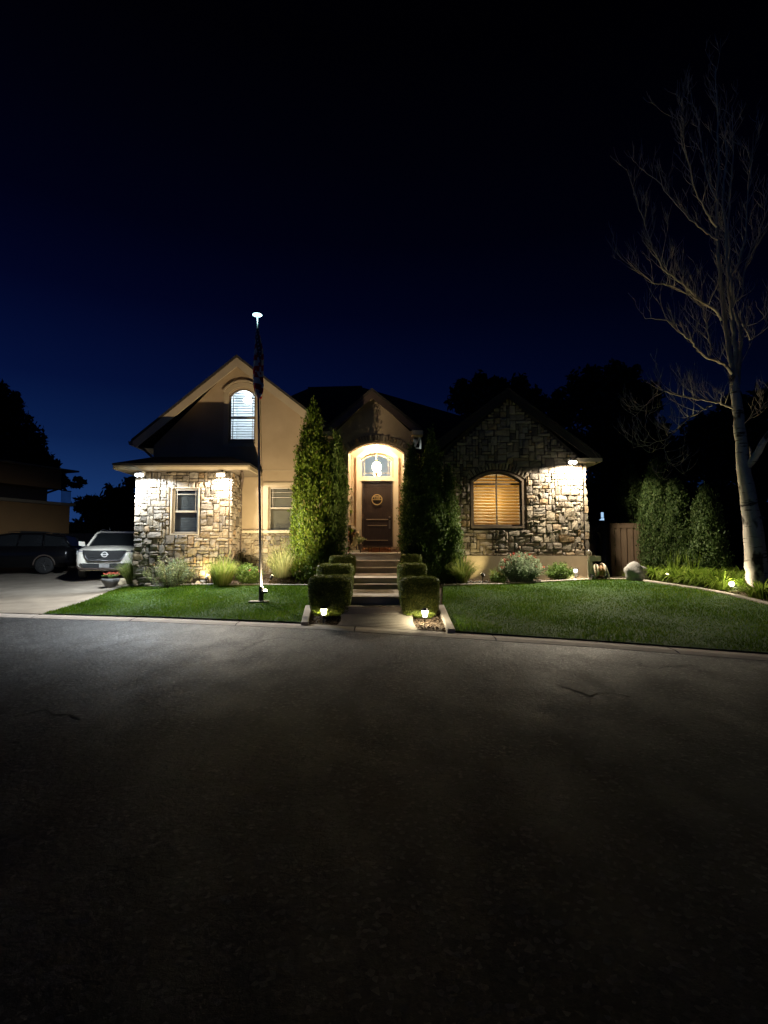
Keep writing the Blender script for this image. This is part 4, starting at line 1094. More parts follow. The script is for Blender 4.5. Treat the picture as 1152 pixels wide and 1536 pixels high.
mb = MB(); mb.lathe(ft, [(.03, .0), (.09, .0), (.122, .012), (.122, .03), (.1, .045), (.03, .06)], 24); mb.build('disc', M['black'], t2, True)
mb = MB(); mb.lathe(ft, [(.035, -.004), (.116, -.004), (.118, -.012), (.035, -.014)], 24); mb.build('lens', M['lamp_solar'], t2)
lamp('solar_bulb', 'SPOT', ft + Vector((0, 0, -.06)), P_SOLAR, (.45, .85, 1), t2, .08, (0, 0, 0), R(60), .8)
# limp flag: folds round the pole
ftop, fbot = at(386.8, 497, YF), at(389.5, 597, YF)
mb = MB(); nu, nv = 40, 46
hgt = (ftop.z - fbot.z); vs_, uv_ = [], []
for j in range(nv + 1):
    v = j / nv
    for i in range(nu + 1):
        u = i / nu
        spread = np.interp(v, [0, .1, .35, .62, .82, .94, 1], [.055, .095, .17, .2, .2, .15, .06])
        fold = math.sin(u * 15 + 1.2 * math.sin(v * 4)) * (.35 + .65 * u)
        x = ftop.x + (fbot.x - ftop.x) * v + spread * (fold * .85 + .12 * math.sin(v * 7))
        y = ftop.y - .05 - .1 * math.cos(u * 11 + v * 2) * (.4 + v * .6) - u * .03
        drop = hgt * (v + .03 * math.sin(u * 9))
        vs_.append((x, y, ftop.z - drop)); uv_.append((u * (.55 + .45 * v), 1 - v * .9 + (u - .5) * .35))
me = bpy.data.meshes.new('flag')
fc = [(j * (nu + 1) + i, j * (nu + 1) + i + 1, (j + 1) * (nu + 1) + i + 1, (j + 1) * (nu + 1) + i) for j in range(nv) for i in range(nu)]
me.from_pydata([tuple(Vector(v) - ftop) for v in vs_], [], fc)
ul = me.uv_layers.new(name='UVMap')
for lp in me.loops: ul.data[lp.index].uv = uv_[lp.vertex_index]
me.materials.append(M['flag']); me.polygons.foreach_set('use_smooth', [True] * len(me.polygons))
tag(link('flag', me, None, ftop), 'limp red, white and navy flag hanging from the flagpole', 'flag')
fl = at(398, 888, YF - .05)
t = thing('flood_lamp', 'small glowing floodlight clamped to the flagpole sleeve', 'floodlight', fl)
mb = MB(); mb.lathe(fl, [(.05, -.03), (.06, .02)], 14, 'z'); mb.tube([fl + Vector((-.11, .04, -.05)), fl + Vector((0, 0, -.02))], .014); mb.build('housing', M['black'], t)
mb = MB(); mb.lathe(fl + Vector((0, 0, .022)), [(.05, 0), (.045, .03), (.02, .05)], 14); mb.build('lens', M['lamp_flag'], t, True)
lamp('flood_bulb', 'SPOT', fl + Vector((0.02, 0, .09)), P_FLAG, (1, .77, .46), t, .02, aim((-.3, .58, .76)), R(108), .75)

# ------------------------------------------------------------------ plants
def shell(n, rad_fn, h, cx, cy, z0, fill=.35):
    """points in an upright shell: rad_fn(v) gives the radius at height fraction v"""
    v = rng.random(n * 3); r = np.array([rad_fn(x) for x in v]); keep = rng.random(len(v)) < (r / r.max() + .08)
    v = v[keep][:n]; r = r[keep][:n]; th = rng.uniform(0, 2 * np.pi, len(v))
    lob = 1 + .13 * np.sin(3 * th + 7 * v + cx) + .09 * np.sin(7 * th - 13 * v) + .07 * np.sin(11 * th + 23 * v)
    d = 1 - fill * rng.random(len(v)) ** 1.6
    return np.stack([cx + r * lob * d * np.cos(th), cy + r * lob * d * np.sin(th), z0 + v * h], 1), th, v
def conifer(name, label, cat, base, top_z, rad, mat, n_spray=1500, per=9, prof=None, size=.07, group=None, fill=.4, spray_h=.18, trunk_h=.5):
    h = top_z - base.z
    t = thing(name, label, cat, base, group); size *= .74; per = int(per * 1.75)
    prof = prof or [(0, .5), (.06, .8), (.25, 1), (.5, .93), (.7, .74), (.85, .45), (.95, .2), (1, .04)]
    pr = lambda v: rad * np.interp(v, [a for a, b in prof], [b for a, b in prof])
    mb = MB(); c, th, v = shell(n_spray, pr, h, base.x, base.y, base.z + .04, fill)
    n = len(c)
    out = np.stack([np.cos(th), np.sin(th), np.full(n, .0)], 1)
    stray = rng.random(n) < .07
    c[stray] += out[stray] * rng.uniform(.04, .13, (stray.sum(), 1)) + np.array([0, 0, .06])
    k = np.arange(per)
    cc = np.repeat(c, per, 0); oo = np.repeat(out, per, 0)
    loc = rng.normal(0, 1, (n * per, 3)) * np.array([.045, .045, spray_h * .4])
    cc = cc + loc + oo * rng.uniform(-.02, .05, (n * per, 1))
    nr = oo * .8 + rng.normal(0, .6, (n * per, 3))
    up = np.repeat(np.stack([np.cos(th) * .5, np.sin(th) * .5, np.full(n, 1.0)], 1), per, 0)
    mb.leaves(cc, nr, size, size * .38, up)
    mb.build('crown', mat, t)
    mb = MB(); mb.tube([base + Vector((0, 0, -.1)), base + Vector((.02, 0, h * .5)), base + Vector((0, 0, h * .93))], [.07, .05, .008], 8); mb.build('trunk', M['bark_dark'], t)
    return t
g = on(-2.13, 16.35)
conifer('cypress_tree', 'tallest bright green columnar cypress beside the lower stucco window', 'tree', g, at(470, 604, 16.35).z, .6, M['cypress'], 2300, 10, [(0, .72), (.06, .92), (.25, 1), (.5, .93), (.68, .74), (.82, .42), (.93, .2), (1, .03)], .062)
g = on(-1.46, 16.45)
conifer('cypress_tree', 'narrow darker cypress next to the arched porch opening on its flagpole side', 'tree', g, at(505, 650, 16.4).z, .3, M['cypress_dark'], 1000, 10, [(0, .9), (.1, 1), (.6, 1), (.8, .85), (.92, .5), (1, .1)], .055)
g = on(.85, 16.25)
conifer('cypress_tree', 'slim dark cypress hugging the birch side of the porch arch', 'tree', g, at(617, 671, 16.25).z, .34, M['cypress_dark'], 1000, 10, [(0, .9), (.12, 1), (.5, .9), (.75, .65), (.9, .35), (1, .05)], .055)
g = on(1.4, 16.15)
conifer('cypress_tree', 'tall dark pointed cypress in the middle of the three right of the porch', 'tree', g, at(644, 649, 16.15).z, .5, M['cypress_dark'], 1500, 10, [(0, .8), (.1, 1), (.3, .95), (.5, .7), (.7, .48), (.88, .26), (1, .04)], .058)
g = on(1.92, 16.2)
conifer('cypress_tree', 'shortest dark cypress touching the stone wing wall', 'tree', g, at(672, 700, 16.2).z, .36, M['cypress_dark'], 1000, 10, [(0, .7), (.15, 1), (.35, .95), (.6, .62), (.8, .4), (1, .05)], .055)

def hedge(label, x0, x1, yf, dep, ztop, zb, narrow=.8):
    cx, cy = (x0 + x1) / 2, yf + dep / 2; a, b = (x1 - x0) / 2, dep / 2
    hh = ztop - zb; n = int(13000 * (x1 - x0) * max(hh, .6) * 1.7)
    # rounded block surface sampled by direction
    d = rng.normal(size=(n, 3)); d /= np.linalg.norm(d, axis=1, keepdims=True)
    p = 8.0; s_ = (np.abs(d) ** p).sum(1) ** (-1 / p); q = d * s_[:, None]
    nr = np.sign(d) * np.abs(q) ** (p - 1)
    tap = np.where(q[:, 2] < 0, 1 - (1 - narrow) * np.clip(-q[:, 2], 0, 1) ** 1.5, 1.0)
    wob = 1 + .012 * np.sin(9 * q[:, 0] + 5 * q[:, 2] + cx * 9) + .012 * np.sin(7 * q[:, 1] + 11 * q[:, 0] + cy * 7)
    rr = (1 - .05 * rng.random(n) ** 2) * wob
    c = np.stack([cx + q[:, 0] * a * tap * rr, cy + q[:, 1] * b * tap * rr, zb + hh / 2 + q[:, 2] * hh / 2 * rr], 1)
    mb = MB(); mb.leaves(c, nr + rng.normal(0, .3, (n, 3)), .019, .012)
    # shaded inner mass of twigs and leaves
    N = 10
    for i in range(N):
        for j in range(2 * N):
            def sp(i, j):
                f_, t_ = math.pi * i / N, math.pi * j / N
                v = np.array([math.sin(f_) * math.cos(t_), math.sin(f_) * math.sin(t_), math.cos(f_)]); s2 = (np.abs(v) ** p).sum() ** (-1 / p); v = v * s2
                tp = 1 - (1 - narrow) * max(0, -v[2]) ** 1.5
                return (cx + v[0] * a * .95 * tp, cy + v[1] * b * .95 * tp, zb + hh / 2 + v[2] * hh * .475)
            mb.quad(sp(i + 1, j), sp(i + 1, j + 1), sp(i, j + 1), sp(i, j))
    t = thing('hedge', label, 'hedge', (cx, cy, zt(cx, cy)), 'clipped hedges flanking the steps')
    mb.build('foliage', M['box'], t)
    mb = MB(); mb.tube([(cx, cy, zt(cx, cy) - .05), (cx, cy, zb + hh * .4)], [.05, .03]); mb.build('stem', M['bark_dark'], t)
def hx_(px, Y): return at(px, 880, Y).x
hedge('nearest clipped hedge on the flagpole side, big block above a lantern', hx_(461, 11.6), hx_(527, 11.6), 11.55, .95, at(494, 864, 11.7).z, .2)
hedge('nearest clipped hedge on the birch side, big block above a lantern', hx_(599.5, 11.5), hx_(660, 11.5), 11.45, .95, at(630, 866, 11.6).z, .17)
hedge('middle one of three clipped hedges on the flagpole side of the steps', hx_(474, 13.5), hx_(529, 13.5), 13.4, .95, at(500, 846, 13.6).z, .42)
hedge('middle one of three clipped hedges on the birch side of the steps', hx_(596.5, 13.5), hx_(641, 13.5), 13.4, .9, at(618, 845, 13.6).z, .42)
hedge('back clipped hedge beside the porch on the flagpole side', hx_(493, 15.4), hx_(532.5, 15.4), 15.3, .75, at(512, 833, 15.5).z, .72)
hedge('back clipped hedge beside the porch on the birch side', hx_(602, 15.4), hx_(633, 15.4), 15.3, .7, at(618, 831, 15.5).z, .72)

def blades(mb, base, n, length, spread, width, droop=.6, upright=.7, seg=4, rad=.12, lo=.15):
    """arching strap leaves as tapered ribbons"""
    for _ in range(n):
        a = random.uniform(0, 2 * math.pi); L = length * random.uniform(.6, 1.1); lean_ = spread * random.uniform(lo, 1)
        r0 = rad * math.sqrt(random.random())
        p = Vector((base[0] + r0 * math.cos(a), base[1] + r0 * math.sin(a), base[2])); d = Vector((math.cos(a), math.sin(a), 0)); side = Vector((-d.y, d.x, 0))
        prev = None; tw = random.uniform(-.3, .3)
        for k in range(seg + 1):
            s_ = k / seg
            out = lean_ * L * (s_ * .6 + .4 * s_ * s_); z = L * upright * (s_ - droop * s_ ** 2.4 * lean_)
            q = p + d * out + side * (tw * s_ * s_ * L * .3) + Vector((0, 0, z)); w_ = width * (1 - s_ ** 1.6) + .0008
            cur = (q - side * w_, q + side * w_)
            if prev:
                i = len(mb.v); mb.v += [tuple(prev[0]), tuple(prev[1])] if k == 1 else []
                j = len(mb.v); mb.v += [tuple(cur[0]), tuple(cur[1])]
                a0 = (j - 2, j - 1) if True else None
                mb.f.append((j - 2, j - 1, j + 1, j))
            prev = cur
def grass_plant(label, px, py, n, length, spread, width, mat, cat='ornamental grass', name='ornamental_grass', plumes=0, rad=.16, Y=None, group=None, droop=.6):
    b = gp(px, py) if Y is None else on(at(px, py, Y).x, Y)
    t = thing(name, label, cat, b, group)
    mb = MB(); blades(mb, b, n, length, spread, width, droop, .95, 4, rad); mb.build('foliage', mat, t)
    if plumes:
        mb = MB(); pts = []
        for _ in range(plumes):
            a = random.uniform(0, 6.28); r_ = random.uniform(.05, .42) * length; z = length * random.uniform(.85, 1.15)
            e = b + Vector((r_ * math.cos(a), r_ * math.sin(a), z)); m_ = b + Vector((r_ * .35 * math.cos(a), r_ * .35 * math.sin(a), z * .55))
            mb.tube([b, m_, e], .003, 4, False)
            for k in range(14): pts.append(tuple(m_.lerp(e, random.uniform(.45, 1)) + Vector((random.gauss(0, .018), random.gauss(0, .018), random.gauss(0, .02)))))
        mb.leaves(np.array(pts), rng.normal(size=(len(pts), 3)), .022, .006); mb.build('plume', M['grass_pale'], t)
    return t
grass_plant('tall feathery grass at the driveway end of the stone bay', 205, 878, 1100, 1.0, .65, .01, M['grass_plant'], plumes=44, rad=.28)
grass_plant('upright bright green grass clump below the neutral white security light', 333, 878, 900, .95, .6, .009, M['grass_plant'], plumes=14, rad=.24)
grass_plant('large pale uplit grass clump against the wainscot beside the cypress', 425, 866, 1000, 1.22, .6, .009, M['grass_pale'], plumes=16, rad=.24, Y=16.5)
grass_plant('low spiky grass clump next to the dark cypresses on the stone wing', 693, 875, 640, 1.0, .95, .01, M['grass_plant'], rad=.14)
grass_plant('wispy grass tuft between the spiky clump and the flowering bush', 745, 873, 160, .55, .7, .009, M['grass_plant'], rad=.08)

def bush(label, px, py, w, h, dep, mat, n, leaf=.03, blooms=None, bn=0, name='shrub', cat='shrub', Y=None, stems=60, bloom_top=True):
    b = gp(px, py) if Y is None else on(at(px, py, Y).x, Y)
    t = thing(name, label, cat, b)
    k = max(10, n // 60); ang = rng.uniform(0, 2 * np.pi, k); rr = np.sqrt(rng.random(k)); 
    cx = b.x + np.cos(ang) * rr * w / 2 * .8; cy = b.y + np.sin(ang) * rr * dep / 2 * .8
    top = h * (1 - .5 * rr ** 2) * rng.uniform(.7, 1.05, k)
    idx = rng.integers(0, k, n); s_ = rng.random(n) ** .6
    base_x = b.x + (cx[idx] - b.x) * .45; base_y = b.y + (cy[idx] - b.y) * .45
    c = np.stack([base_x + (cx[idx] - base_x) * 1.15 * s_, base_y + (cy[idx] - base_y) * 1.15 * s_, b.z + top[idx] * s_], 1) + rng.normal(0, .035, (n, 3))
    c[:, 2] = np.maximum(c[:, 2], b.z + .01)
    mb = MB(); mb.leaves(c, rng.normal(size=(n, 3)) + np.array([0, -.2, .6]), leaf, leaf * .42); mb.build('foliage', mat, t)
    mb = MB()
    for q in range(min(k, stems)):
        mb.tube([(b.x + (cx[q] - b.x) * .3, b.y + (cy[q] - b.y) * .3, b.z - .02), (cx[q], cy[q], b.z + top[q] * .95)], .004, 4, False)
    mb.build('stem', M['twig'], t)
    if blooms:
        mb = MB(); q = rng.integers(0, k, bn); 
        cb = np.stack([cx[q] * 1.0, cy[q] - .03, b.z + top[q] * (rng.uniform(.95, 1.12, bn) if bloom_top else rng.uniform(.5, 1, bn))], 1)
        pet = np.repeat(cb, 12, 0) + rng.normal(0, .022, (bn * 12, 3)); mb.leaves(pet, rng.normal(size=(bn * 12, 3)), .022, .014); mb.build('blossom', blooms, t)
    return t
bush('broad grey green catmint mound under the bay window', 264, 878, 1.2, .82, .8, M['sage'], 9500, .027)
bush('loose tan seed head shrub behind the catmint against the bay stone', 258, 872, 2.1, 1.02, .5, M['grass_pale'], 2600, .024, Y=16.5)
bush('dark leafy perennial with two pink flowers beside the flagpole', 373, 876, 1.0, .62, .7, M['shrub_green'], 4200, .036, M['bloom_pink'], 3)
bush('tall grey green perennial mound topped with coral flowers', 782, 874, 1.75, .92, .9, M['sage'], 10000, .028, M['bloom_red'], 24)
bush('low dark green shrub between the coral flowers and path light', 839, 870, 1.0, .52, .6, M['shrub_green'], 5200, .028)
bush('small leafy tuft beside the round path light by the bay', 236, 876, .35, .2, .3, M['sage'], 500, .022)
bush('thin seedling perennial at the foot of the coral flowers', 748, 876, .6, .34, .4, M['shrub_green'], 1600, .026)

# brown creeping ground cover
mb = MB(); n = 9000
a, b = gp(400, 879), gp(466, 879)
u = rng.random(n); v = rng.random(n)
xx = a.x + (b.x - a.x) * u; yy = a.y + .05 + v * 1.05
hh_ = .2 * np.sqrt(np.clip(np.sin(np.pi * np.clip(v * .9 + .06, 0, 1)), 0, 1)) * np.clip(np.minimum(u, 1 - u) * 9, .3, 1)
zz_ = np.array([zt(x, y) for x, y in zip(xx, yy)]) + hh_ * rng.uniform(.6, 1.05, n)
mb.leaves(np.stack([xx, yy, zz_], 1), rng.normal(size=(n, 3)) + np.array([0, -.3, .5]), .02, .01)
tag(mb.build('ground_cover', M['brown_cover'], loc=tuple(a)), 'low brown creeping ground cover mound at the foot of the bright cypress', 'ground cover')

# daylily bed on the right
lil = [(968, 868), (985, 871), (1003, 868), (1020, 874), (1036, 872), (1052, 878), (1068, 876), (1083, 884), (1052, 866), (1025, 862), (1085, 870), (1122, 886), (1142, 897), (1112, 874), (1147, 882), (976, 866), (1012, 870), (1028, 868), (1044, 875), (1060, 871), (1075, 879), (1068, 866), (1098, 878)]
posn = ['left end beside the grey boulder', 'second from the boulder at the front', 'brightest, around the glowing spotlight', 'just right of the glowing spotlight', 'fifth along the front of the bed', 'sixth along the front of the bed', 'front row just left of the globe light', 'touching the globe path light', 'back row in the middle of the bed', 'back row behind the glowing spotlight', 'back row in front of the birch', 'right of the globe light in front', 'by the curved edging under the birch', 'behind the globe path light', 'at the foot of the birch trunk', 'second row right behind the grey boulder end', 'tucked close right of the spotlight stake', 'second row between spotlight and globe light', 'front row midway between spotlight and globe light', 'second row midway between spotlight and globe light', 'front row two clumps left of the globe light', 'back row left of the birch trunk', 'directly behind the globe light glow']
for (px, py), s_ in zip(lil, posn):
    b = gp(px, py); t = thing('daylily', 'arching green daylily clump, ' + s_, 'daylily', b, 'daylilies along the curved edging')
    mb = MB(); blades(mb, b, 170, .84, 1.0, .02, 1.05, .9, 6, .24, .35); mb.build('foliage', M['lily'], t)
for k, (px, py) in enumerate([(1010, 858), (1062, 850), (1088, 856), (1038, 852)]):
    b = on(at(px, py, 16.4).x, 16.4); t = thing('iris_plant', ['spear leaved plant standing up above the glowing spotlight', 'tall stemmed seed heads in the middle of the daylilies', 'tall stemmed seed heads next to the birch', 'tall stemmed seed heads behind the bright daylily'][k], 'plant', b)
    mb = MB(); blades(mb, b, 30, .95, .3, .014, .3, .98, 4, .14); mb.build('foliage', M['lily'], t)

# arborvitae row on the right
for label, px, py, Y, top, rad in (('pale arborvitae at the fence end of the dark hedge row', 950, 860, 20.4, 697, .62), ('arborvitae with the highest tip in the row behind the boulder', 988, 860, 17.8, 690, .5), ('third arborvitae in the row, above the glowing spotlight', 1016, 862, 17.4, 722, .55), ('small dark arborvitae nearest the birch', 1062, 862, 16.6, 735, .5)):
    b = on(at(px, py, Y).x, Y)
    conifer('arborvitae', label, 'tree', b, at(px, top, Y).z, rad, M['arbor'], 1300, 9, [(0, .75), (.1, 1), (.4, .98), (.6, .82), (.78, .6), (.92, .3), (1, .05)], .06, 'arborvitae row beside the fence')

# bark chips over the beds
def chips(outline_fn, cnt):
    P = np.array([outline_fn() for _ in range(cnt)]); return P
mb = MB(); pts = []
for _ in range(5200):
    px, py = random.choice([(random.uniform(462, 520), random.uniform(912, 938)), (random.uniform(606, 676), random.uniform(912, 947)), (random.uniform(205, 465), random.uniform(866, 878)), (random.uniform(664, 880), random.uniform(864, 876)), (random.uniform(930, 1152), random.uniform(868, 905))])
    q = gp(px, py)
    if py > 900 and px > 900 and q.y < bed_y(q.x, BEDR) + .1: continue
    if q.y < yk(q.x) + .24: continue
    if SX0 - .02 < q.x < SX1 + .02: continue
    if 900 > py and px < 470 and q.y < bed_y(q.x, BEDL) + .1: continue
    if 900 > py and px > 660 and q.y < bed_y(q.x, BEDR) + .1: continue
    pts.append((q.x, q.y, q.z + random.uniform(-.02, .012)))
mb.leaves(np.array(pts), rng.normal(size=(len(pts), 3)) * .6 + np.array([0, 0, 1]), .034, .013)
tag(mb.build('mulch', leafy('bark chips', [(0, (.05, .03, .018)), (.6, (.12, .08, .05)), (1, (.24, .18, .12))], .9, .0)), 'loose brown bark chips covering the planting beds', 'mulch', kind='stuff')

# ------------------------------------------------------------------ birch
YT = 13.3
tb = gp(1133, 880); tb = on(at(1133, 880, YT).x, YT)
bt = thing('birch_tree', 'tall leafless white barked birch rising behind the daylilies', 'tree', tb)
def jit(p, s_): return p + Vector((random.gauss(0, s_), random.gauss(0, s_), random.gauss(0, s_)))
def path(pts, Y0, Y1=None, sub=5, wob=.03):
    Y1 = Y0 if Y1 is None else Y1; n = len(pts)
    w_ = [at(px, py, Y0 + (Y1 - Y0) * k / max(1, n - 1)) for k, (px, py) in enumerate(pts)]
    out = []
    for a, b in zip(w_[:-1], w_[1:]):
        for k in range(sub): out.append(jit(a.lerp(b, k / sub), wob * .45 if k else 0))
    out.append(w_[-1]); return out
mb = MB()
tr_ = [(1134, 884), (1131, 850), (1129, 800), (1123, 750), (1115, 700), (1110, 650), (1105, 600), (1100, 565)]
P = path(tr_, YT, YT, 4, .012); rw = np.interp(np.linspace(0, 1, len(P)), [0, .15, .4, .62, .8, 1], [.2, .2, .185, .14, .12, .1]); mb.tube(P, [r_ * random.uniform(.96, 1.05) for r_ in rw], 16)
# the second stem that fuses with the trunk low down
P = path([(1146, 884), (1143, 845), (1139, 800), (1130, 755), (1122, 715)], YT + .1, YT, 4, .01); mb.tube(P, np.linspace(.13, .08, len(P)), 12)
P = path([(1114, 706), (1128, 692), (1140, 672), (1158, 645), (1180, 610)], YT, YT - .6, 4, .015); mb.tube(P, np.linspace(.1, .06, len(P)), 12)
P = path([(1128, 690), (1126, 680), (1125, 670)], YT + .05, YT + .1, 2, .004); mb.tube(P, np.linspace(.035, .012, len(P)), 8)
mb.build('trunk', M['birch'], bt, True)
mb = MB(); limbs = []
def limb(pts, r0, r1, Y0, Y1, wob=.03, grow=True):
    P = path(pts, Y0, Y1, 4, wob); rr = np.linspace(r0, r1, len(P)); mb.tube(P, [r_ * .78 for r_ in rr], 8, False)
    if grow: limbs.append((P, rr))
limb([(1100, 566), (1094, 530), (1090, 500), (1086, 470), (1082, 425), (1078, 390), (1075, 350), (1075, 310), (1078, 260), (1076, 200), (1075, 140), (1073, 100)], .085, .012, YT, YT + .5)
limb([(1103, 566), (1104, 530), (1099, 490), (1097, 470), (1100, 440), (1092, 400), (1089, 350), (1084, 300), (1090, 240), (1086, 180)], .08, .012, YT, YT - .6)
limb([(1107, 575), (1110, 540), (1110, 500), (1108, 485), (1096, 460), (1090, 420), (1092, 380), (1092, 330), (1095, 280), (1100, 220), (1098, 160)], .06, .01, YT + .1, YT + 1.0)
limb([(1098, 560), (1086, 545), (1064, 538), (1048, 526), (1038, 512), (1022, 500), (1000, 480), (968, 478)], .055, .008, YT - .05, YT - .9)
limb([(1064, 538), (1066, 520), (1062, 500), (1058, 480), (1054, 462), (1045, 452)], .03, .006, YT - .2, YT - .6)
limb([(1082, 480), (1074, 466), (1050, 450), (1030, 432), (1010, 415), (995, 404), (985, 385), (975, 360), (962, 320), (950, 290)], .05, .008, YT, YT - 1.0)
limb([(1055, 455), (1030, 440), (1005, 428), (980, 425), (960, 408), (940, 390)], .03, .006, YT - .3, YT - 1.3)
limb([(1098, 612), (1082, 606), (1066, 602), (1040, 597), (1010, 591), (996, 586), (975, 600), (965, 612)], .04, .008, YT - .05, YT - 1.2)
limb([(1068, 608), (1050, 617), (1030, 630), (1012, 648), (1000, 658), (975, 668), (950, 672)], .028, .005, YT - .4, YT - 1.4)
limb([(1078, 360), (1060, 350), (1035, 330), (1010, 300), (985, 270), (960, 252)], .035, .006, YT + .2, YT + 1.0)
limb([(1075, 340), (1060, 320), (1045, 290), (1035, 250), (1022, 210), (1016, 172)], .035, .006, YT, YT - .8)
limb([(1076, 300), (1062, 270), (1052, 220), (1048, 180), (1035, 130)], .03, .006, YT, YT + .8)
limb([(1090, 420), (1108, 395), (1118, 360), (1120, 310), (1126, 260), (1130, 200)], .04, .006, YT, YT - .5)
limb([(1096, 460), (1112, 445), (1116, 410), (1124, 380), (1140, 350), (1150, 300)], .035, .006, YT, YT + .8)
limb([(1108, 470), (1125, 510), (1140, 500), (1155, 480), (1170, 450)], .02, .005, YT + .3, YT + .8)
limb([(1112, 640), (1130, 622), (1146, 606), (1165, 592)], .02, .005, YT + .2, YT + .3)
limb([(1000, 658), (996, 672), (1000, 690), (1006, 702)], .012, .003, YT - 1.1, YT - 1.3)
def twigs(P, rr, depth):
    n = len(P)
    for k in range(2, n):
        if random.random() > (.78 if depth == 0 else .42): continue
        d = (P[k] - P[k - 1]).normalized(); L = random.uniform(.3, .85) * (1.0 if depth == 0 else .5)
        side = Vector((random.gauss(0, 1), random.gauss(0, 1), 0)); side = (side - d * side.dot(d)).normalized()
        q = [P[k]]; dd = (d * .75 + side * .7 + Vector((0, 0, .3))).normalized()
        m_ = 6
        for s_ in range(m_):
            dd = (dd + Vector((random.gauss(0, .08), random.gauss(0, .08), .15 + random.gauss(0, .05)))).normalized(); q.append(q[-1] + dd * L / m_)
        r0 = min(rr[k] * .5, .011) if depth == 0 else .0042
        r2 = np.linspace(r0, .0025, len(q)); mb.tube(q, list(r2), 5, False)
        if depth < 2: twigs(q, r2, depth + 1)
for P, rr in limbs: twigs(P, rr, 0)
mb.build('limb', M['limb'], bt, True)

# ------------------------------------------------------------------ far trees
def broad_tree(label, cx_px, base_px, Y, blobs, leaf=.16, n_per=1300, group='dark trees behind the houses'):
    b = on(at(base_px, 850, Y).x, Y)
    t = thing('leafy_tree', label, 'tree', b, group)
    mb = MB()
    for px, py, rp in blobs:
        c = at(px, py, Y); r_ = rp / F_PX * Y
        n = int(n_per * (rp / 40) ** 2) + 120
        # clumps on the blob
        k = max(8, int(n / 35)); d = rng.normal(size=(k, 3)); d /= np.linalg.norm(d, axis=1, keepdims=True)
        cc = np.array(c) + d * r_ * rng.uniform(.35, .95, (k, 1)) * np.array([1, .9, .85])
        idx = rng.integers(0, k, n); pts = cc[idx] + rng.normal(0, r_ * .13, (n, 3))
        mb.leaves(pts, rng.normal(size=(n, 3)), leaf * Y / 30, leaf * .5 * Y / 30)
    mb.build('crown', M['dark_leaf'], t)
    mb = MB(); top = at(blobs[0][0], blobs[0][1], Y)
    mb.tube([b + Vector((0, 0, -.3)), b.lerp(top, .5), top], [.35, .25, .08], 8)
    for px, py, rp in blobs[1:]: mb.tube([b.lerp(top, .45), at(px, py, Y)], [.14, .04], 6)
    mb.build('trunk', M['bark_dark'], t)
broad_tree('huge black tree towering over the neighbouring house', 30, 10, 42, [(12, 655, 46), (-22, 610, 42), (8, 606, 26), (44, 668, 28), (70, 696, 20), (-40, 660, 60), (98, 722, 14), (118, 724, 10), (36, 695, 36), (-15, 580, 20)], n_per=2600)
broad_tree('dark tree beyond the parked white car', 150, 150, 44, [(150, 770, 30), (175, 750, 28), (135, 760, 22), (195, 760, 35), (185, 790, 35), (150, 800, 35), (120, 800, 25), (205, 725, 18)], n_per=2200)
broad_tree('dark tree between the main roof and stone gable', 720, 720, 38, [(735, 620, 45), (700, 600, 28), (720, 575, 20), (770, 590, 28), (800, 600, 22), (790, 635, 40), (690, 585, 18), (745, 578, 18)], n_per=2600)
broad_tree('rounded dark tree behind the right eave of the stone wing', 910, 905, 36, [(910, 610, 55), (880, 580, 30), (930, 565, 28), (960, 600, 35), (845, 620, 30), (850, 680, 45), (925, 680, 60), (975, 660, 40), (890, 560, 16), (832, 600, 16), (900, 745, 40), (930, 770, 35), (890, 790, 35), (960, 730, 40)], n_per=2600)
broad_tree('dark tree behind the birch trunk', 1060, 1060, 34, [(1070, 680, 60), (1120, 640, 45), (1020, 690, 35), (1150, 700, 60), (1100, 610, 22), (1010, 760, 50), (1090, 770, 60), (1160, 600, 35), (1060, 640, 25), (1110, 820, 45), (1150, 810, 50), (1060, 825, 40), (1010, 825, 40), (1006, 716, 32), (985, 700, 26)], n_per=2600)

# ------------------------------------------------------------------ rocks
def rock(label, px, py, w, h, dep, mat, name='rock', Y=None, seed=0, ridges=0):
    b = gp(px, py) if Y is None else on(at(px, py, Y).x, Y)
    r_ = random.Random(seed); mb = MB(); N = 14; ph = [r_.uniform(0, 6) for _ in range(6)]
    for i in range(N + 1):
        for j in range(2 * N):
            f_, t_ = math.pi * i / N, math.pi * j / N
            v = Vector((math.sin(f_) * math.cos(t_), math.sin(f_) * math.sin(t_), math.cos(f_)))
            k = 1 + .14 * math.sin(3 * v.x + ph[0] + 2 * v.z) + .1 * math.sin(5 * v.y + ph[1]) + .07 * math.sin(7 * v.z + 4 * v.x + ph[2])
            if ridges: k += ridges * math.sin(9 * (v.x + .6 * v.z) + ph[3])
            mb.v.append((b.x + v.x * w / 2 * k, b.y + v.y * dep / 2 * k, b.z - .05 + h * .42 + v.z * h * .55 * k))
    for i in range(N):
        for j in range(2 * N):
            a0 = i * 2 * N + j; b0 = i * 2 * N + (j + 1) % (2 * N); mb.f.append((a0 + 2 * N, b0 + 2 * N, b0, a0))
    o = mb.build(name, mat, smooth=True, loc=tuple(b)); return tag(o, label, 'rock')
rock('large rounded grey boulder at the fence end of the daylily bed', 954, 871, .72, .58, .6, M['rock'], 'boulder', seed=3, ridges=.05)
rock('tan rock at the driveway corner under the feathery grass', 189, 877, .62, .32, .5, M['rock_tan'], seed=5)
rock('flat tan rock in front of the feathery grass', 200, 880, .7, .16, .4, M['rock_tan'], seed=6)
rock('pale yellowish rock beside the spotlight under the bay window', 297, 876, .17, .14, .15, M['rock_tan'], seed=8)
rock('grey rock against the spotlight under the bay window', 305, 874, .2, .15, .18, M['rock'], seed=9)
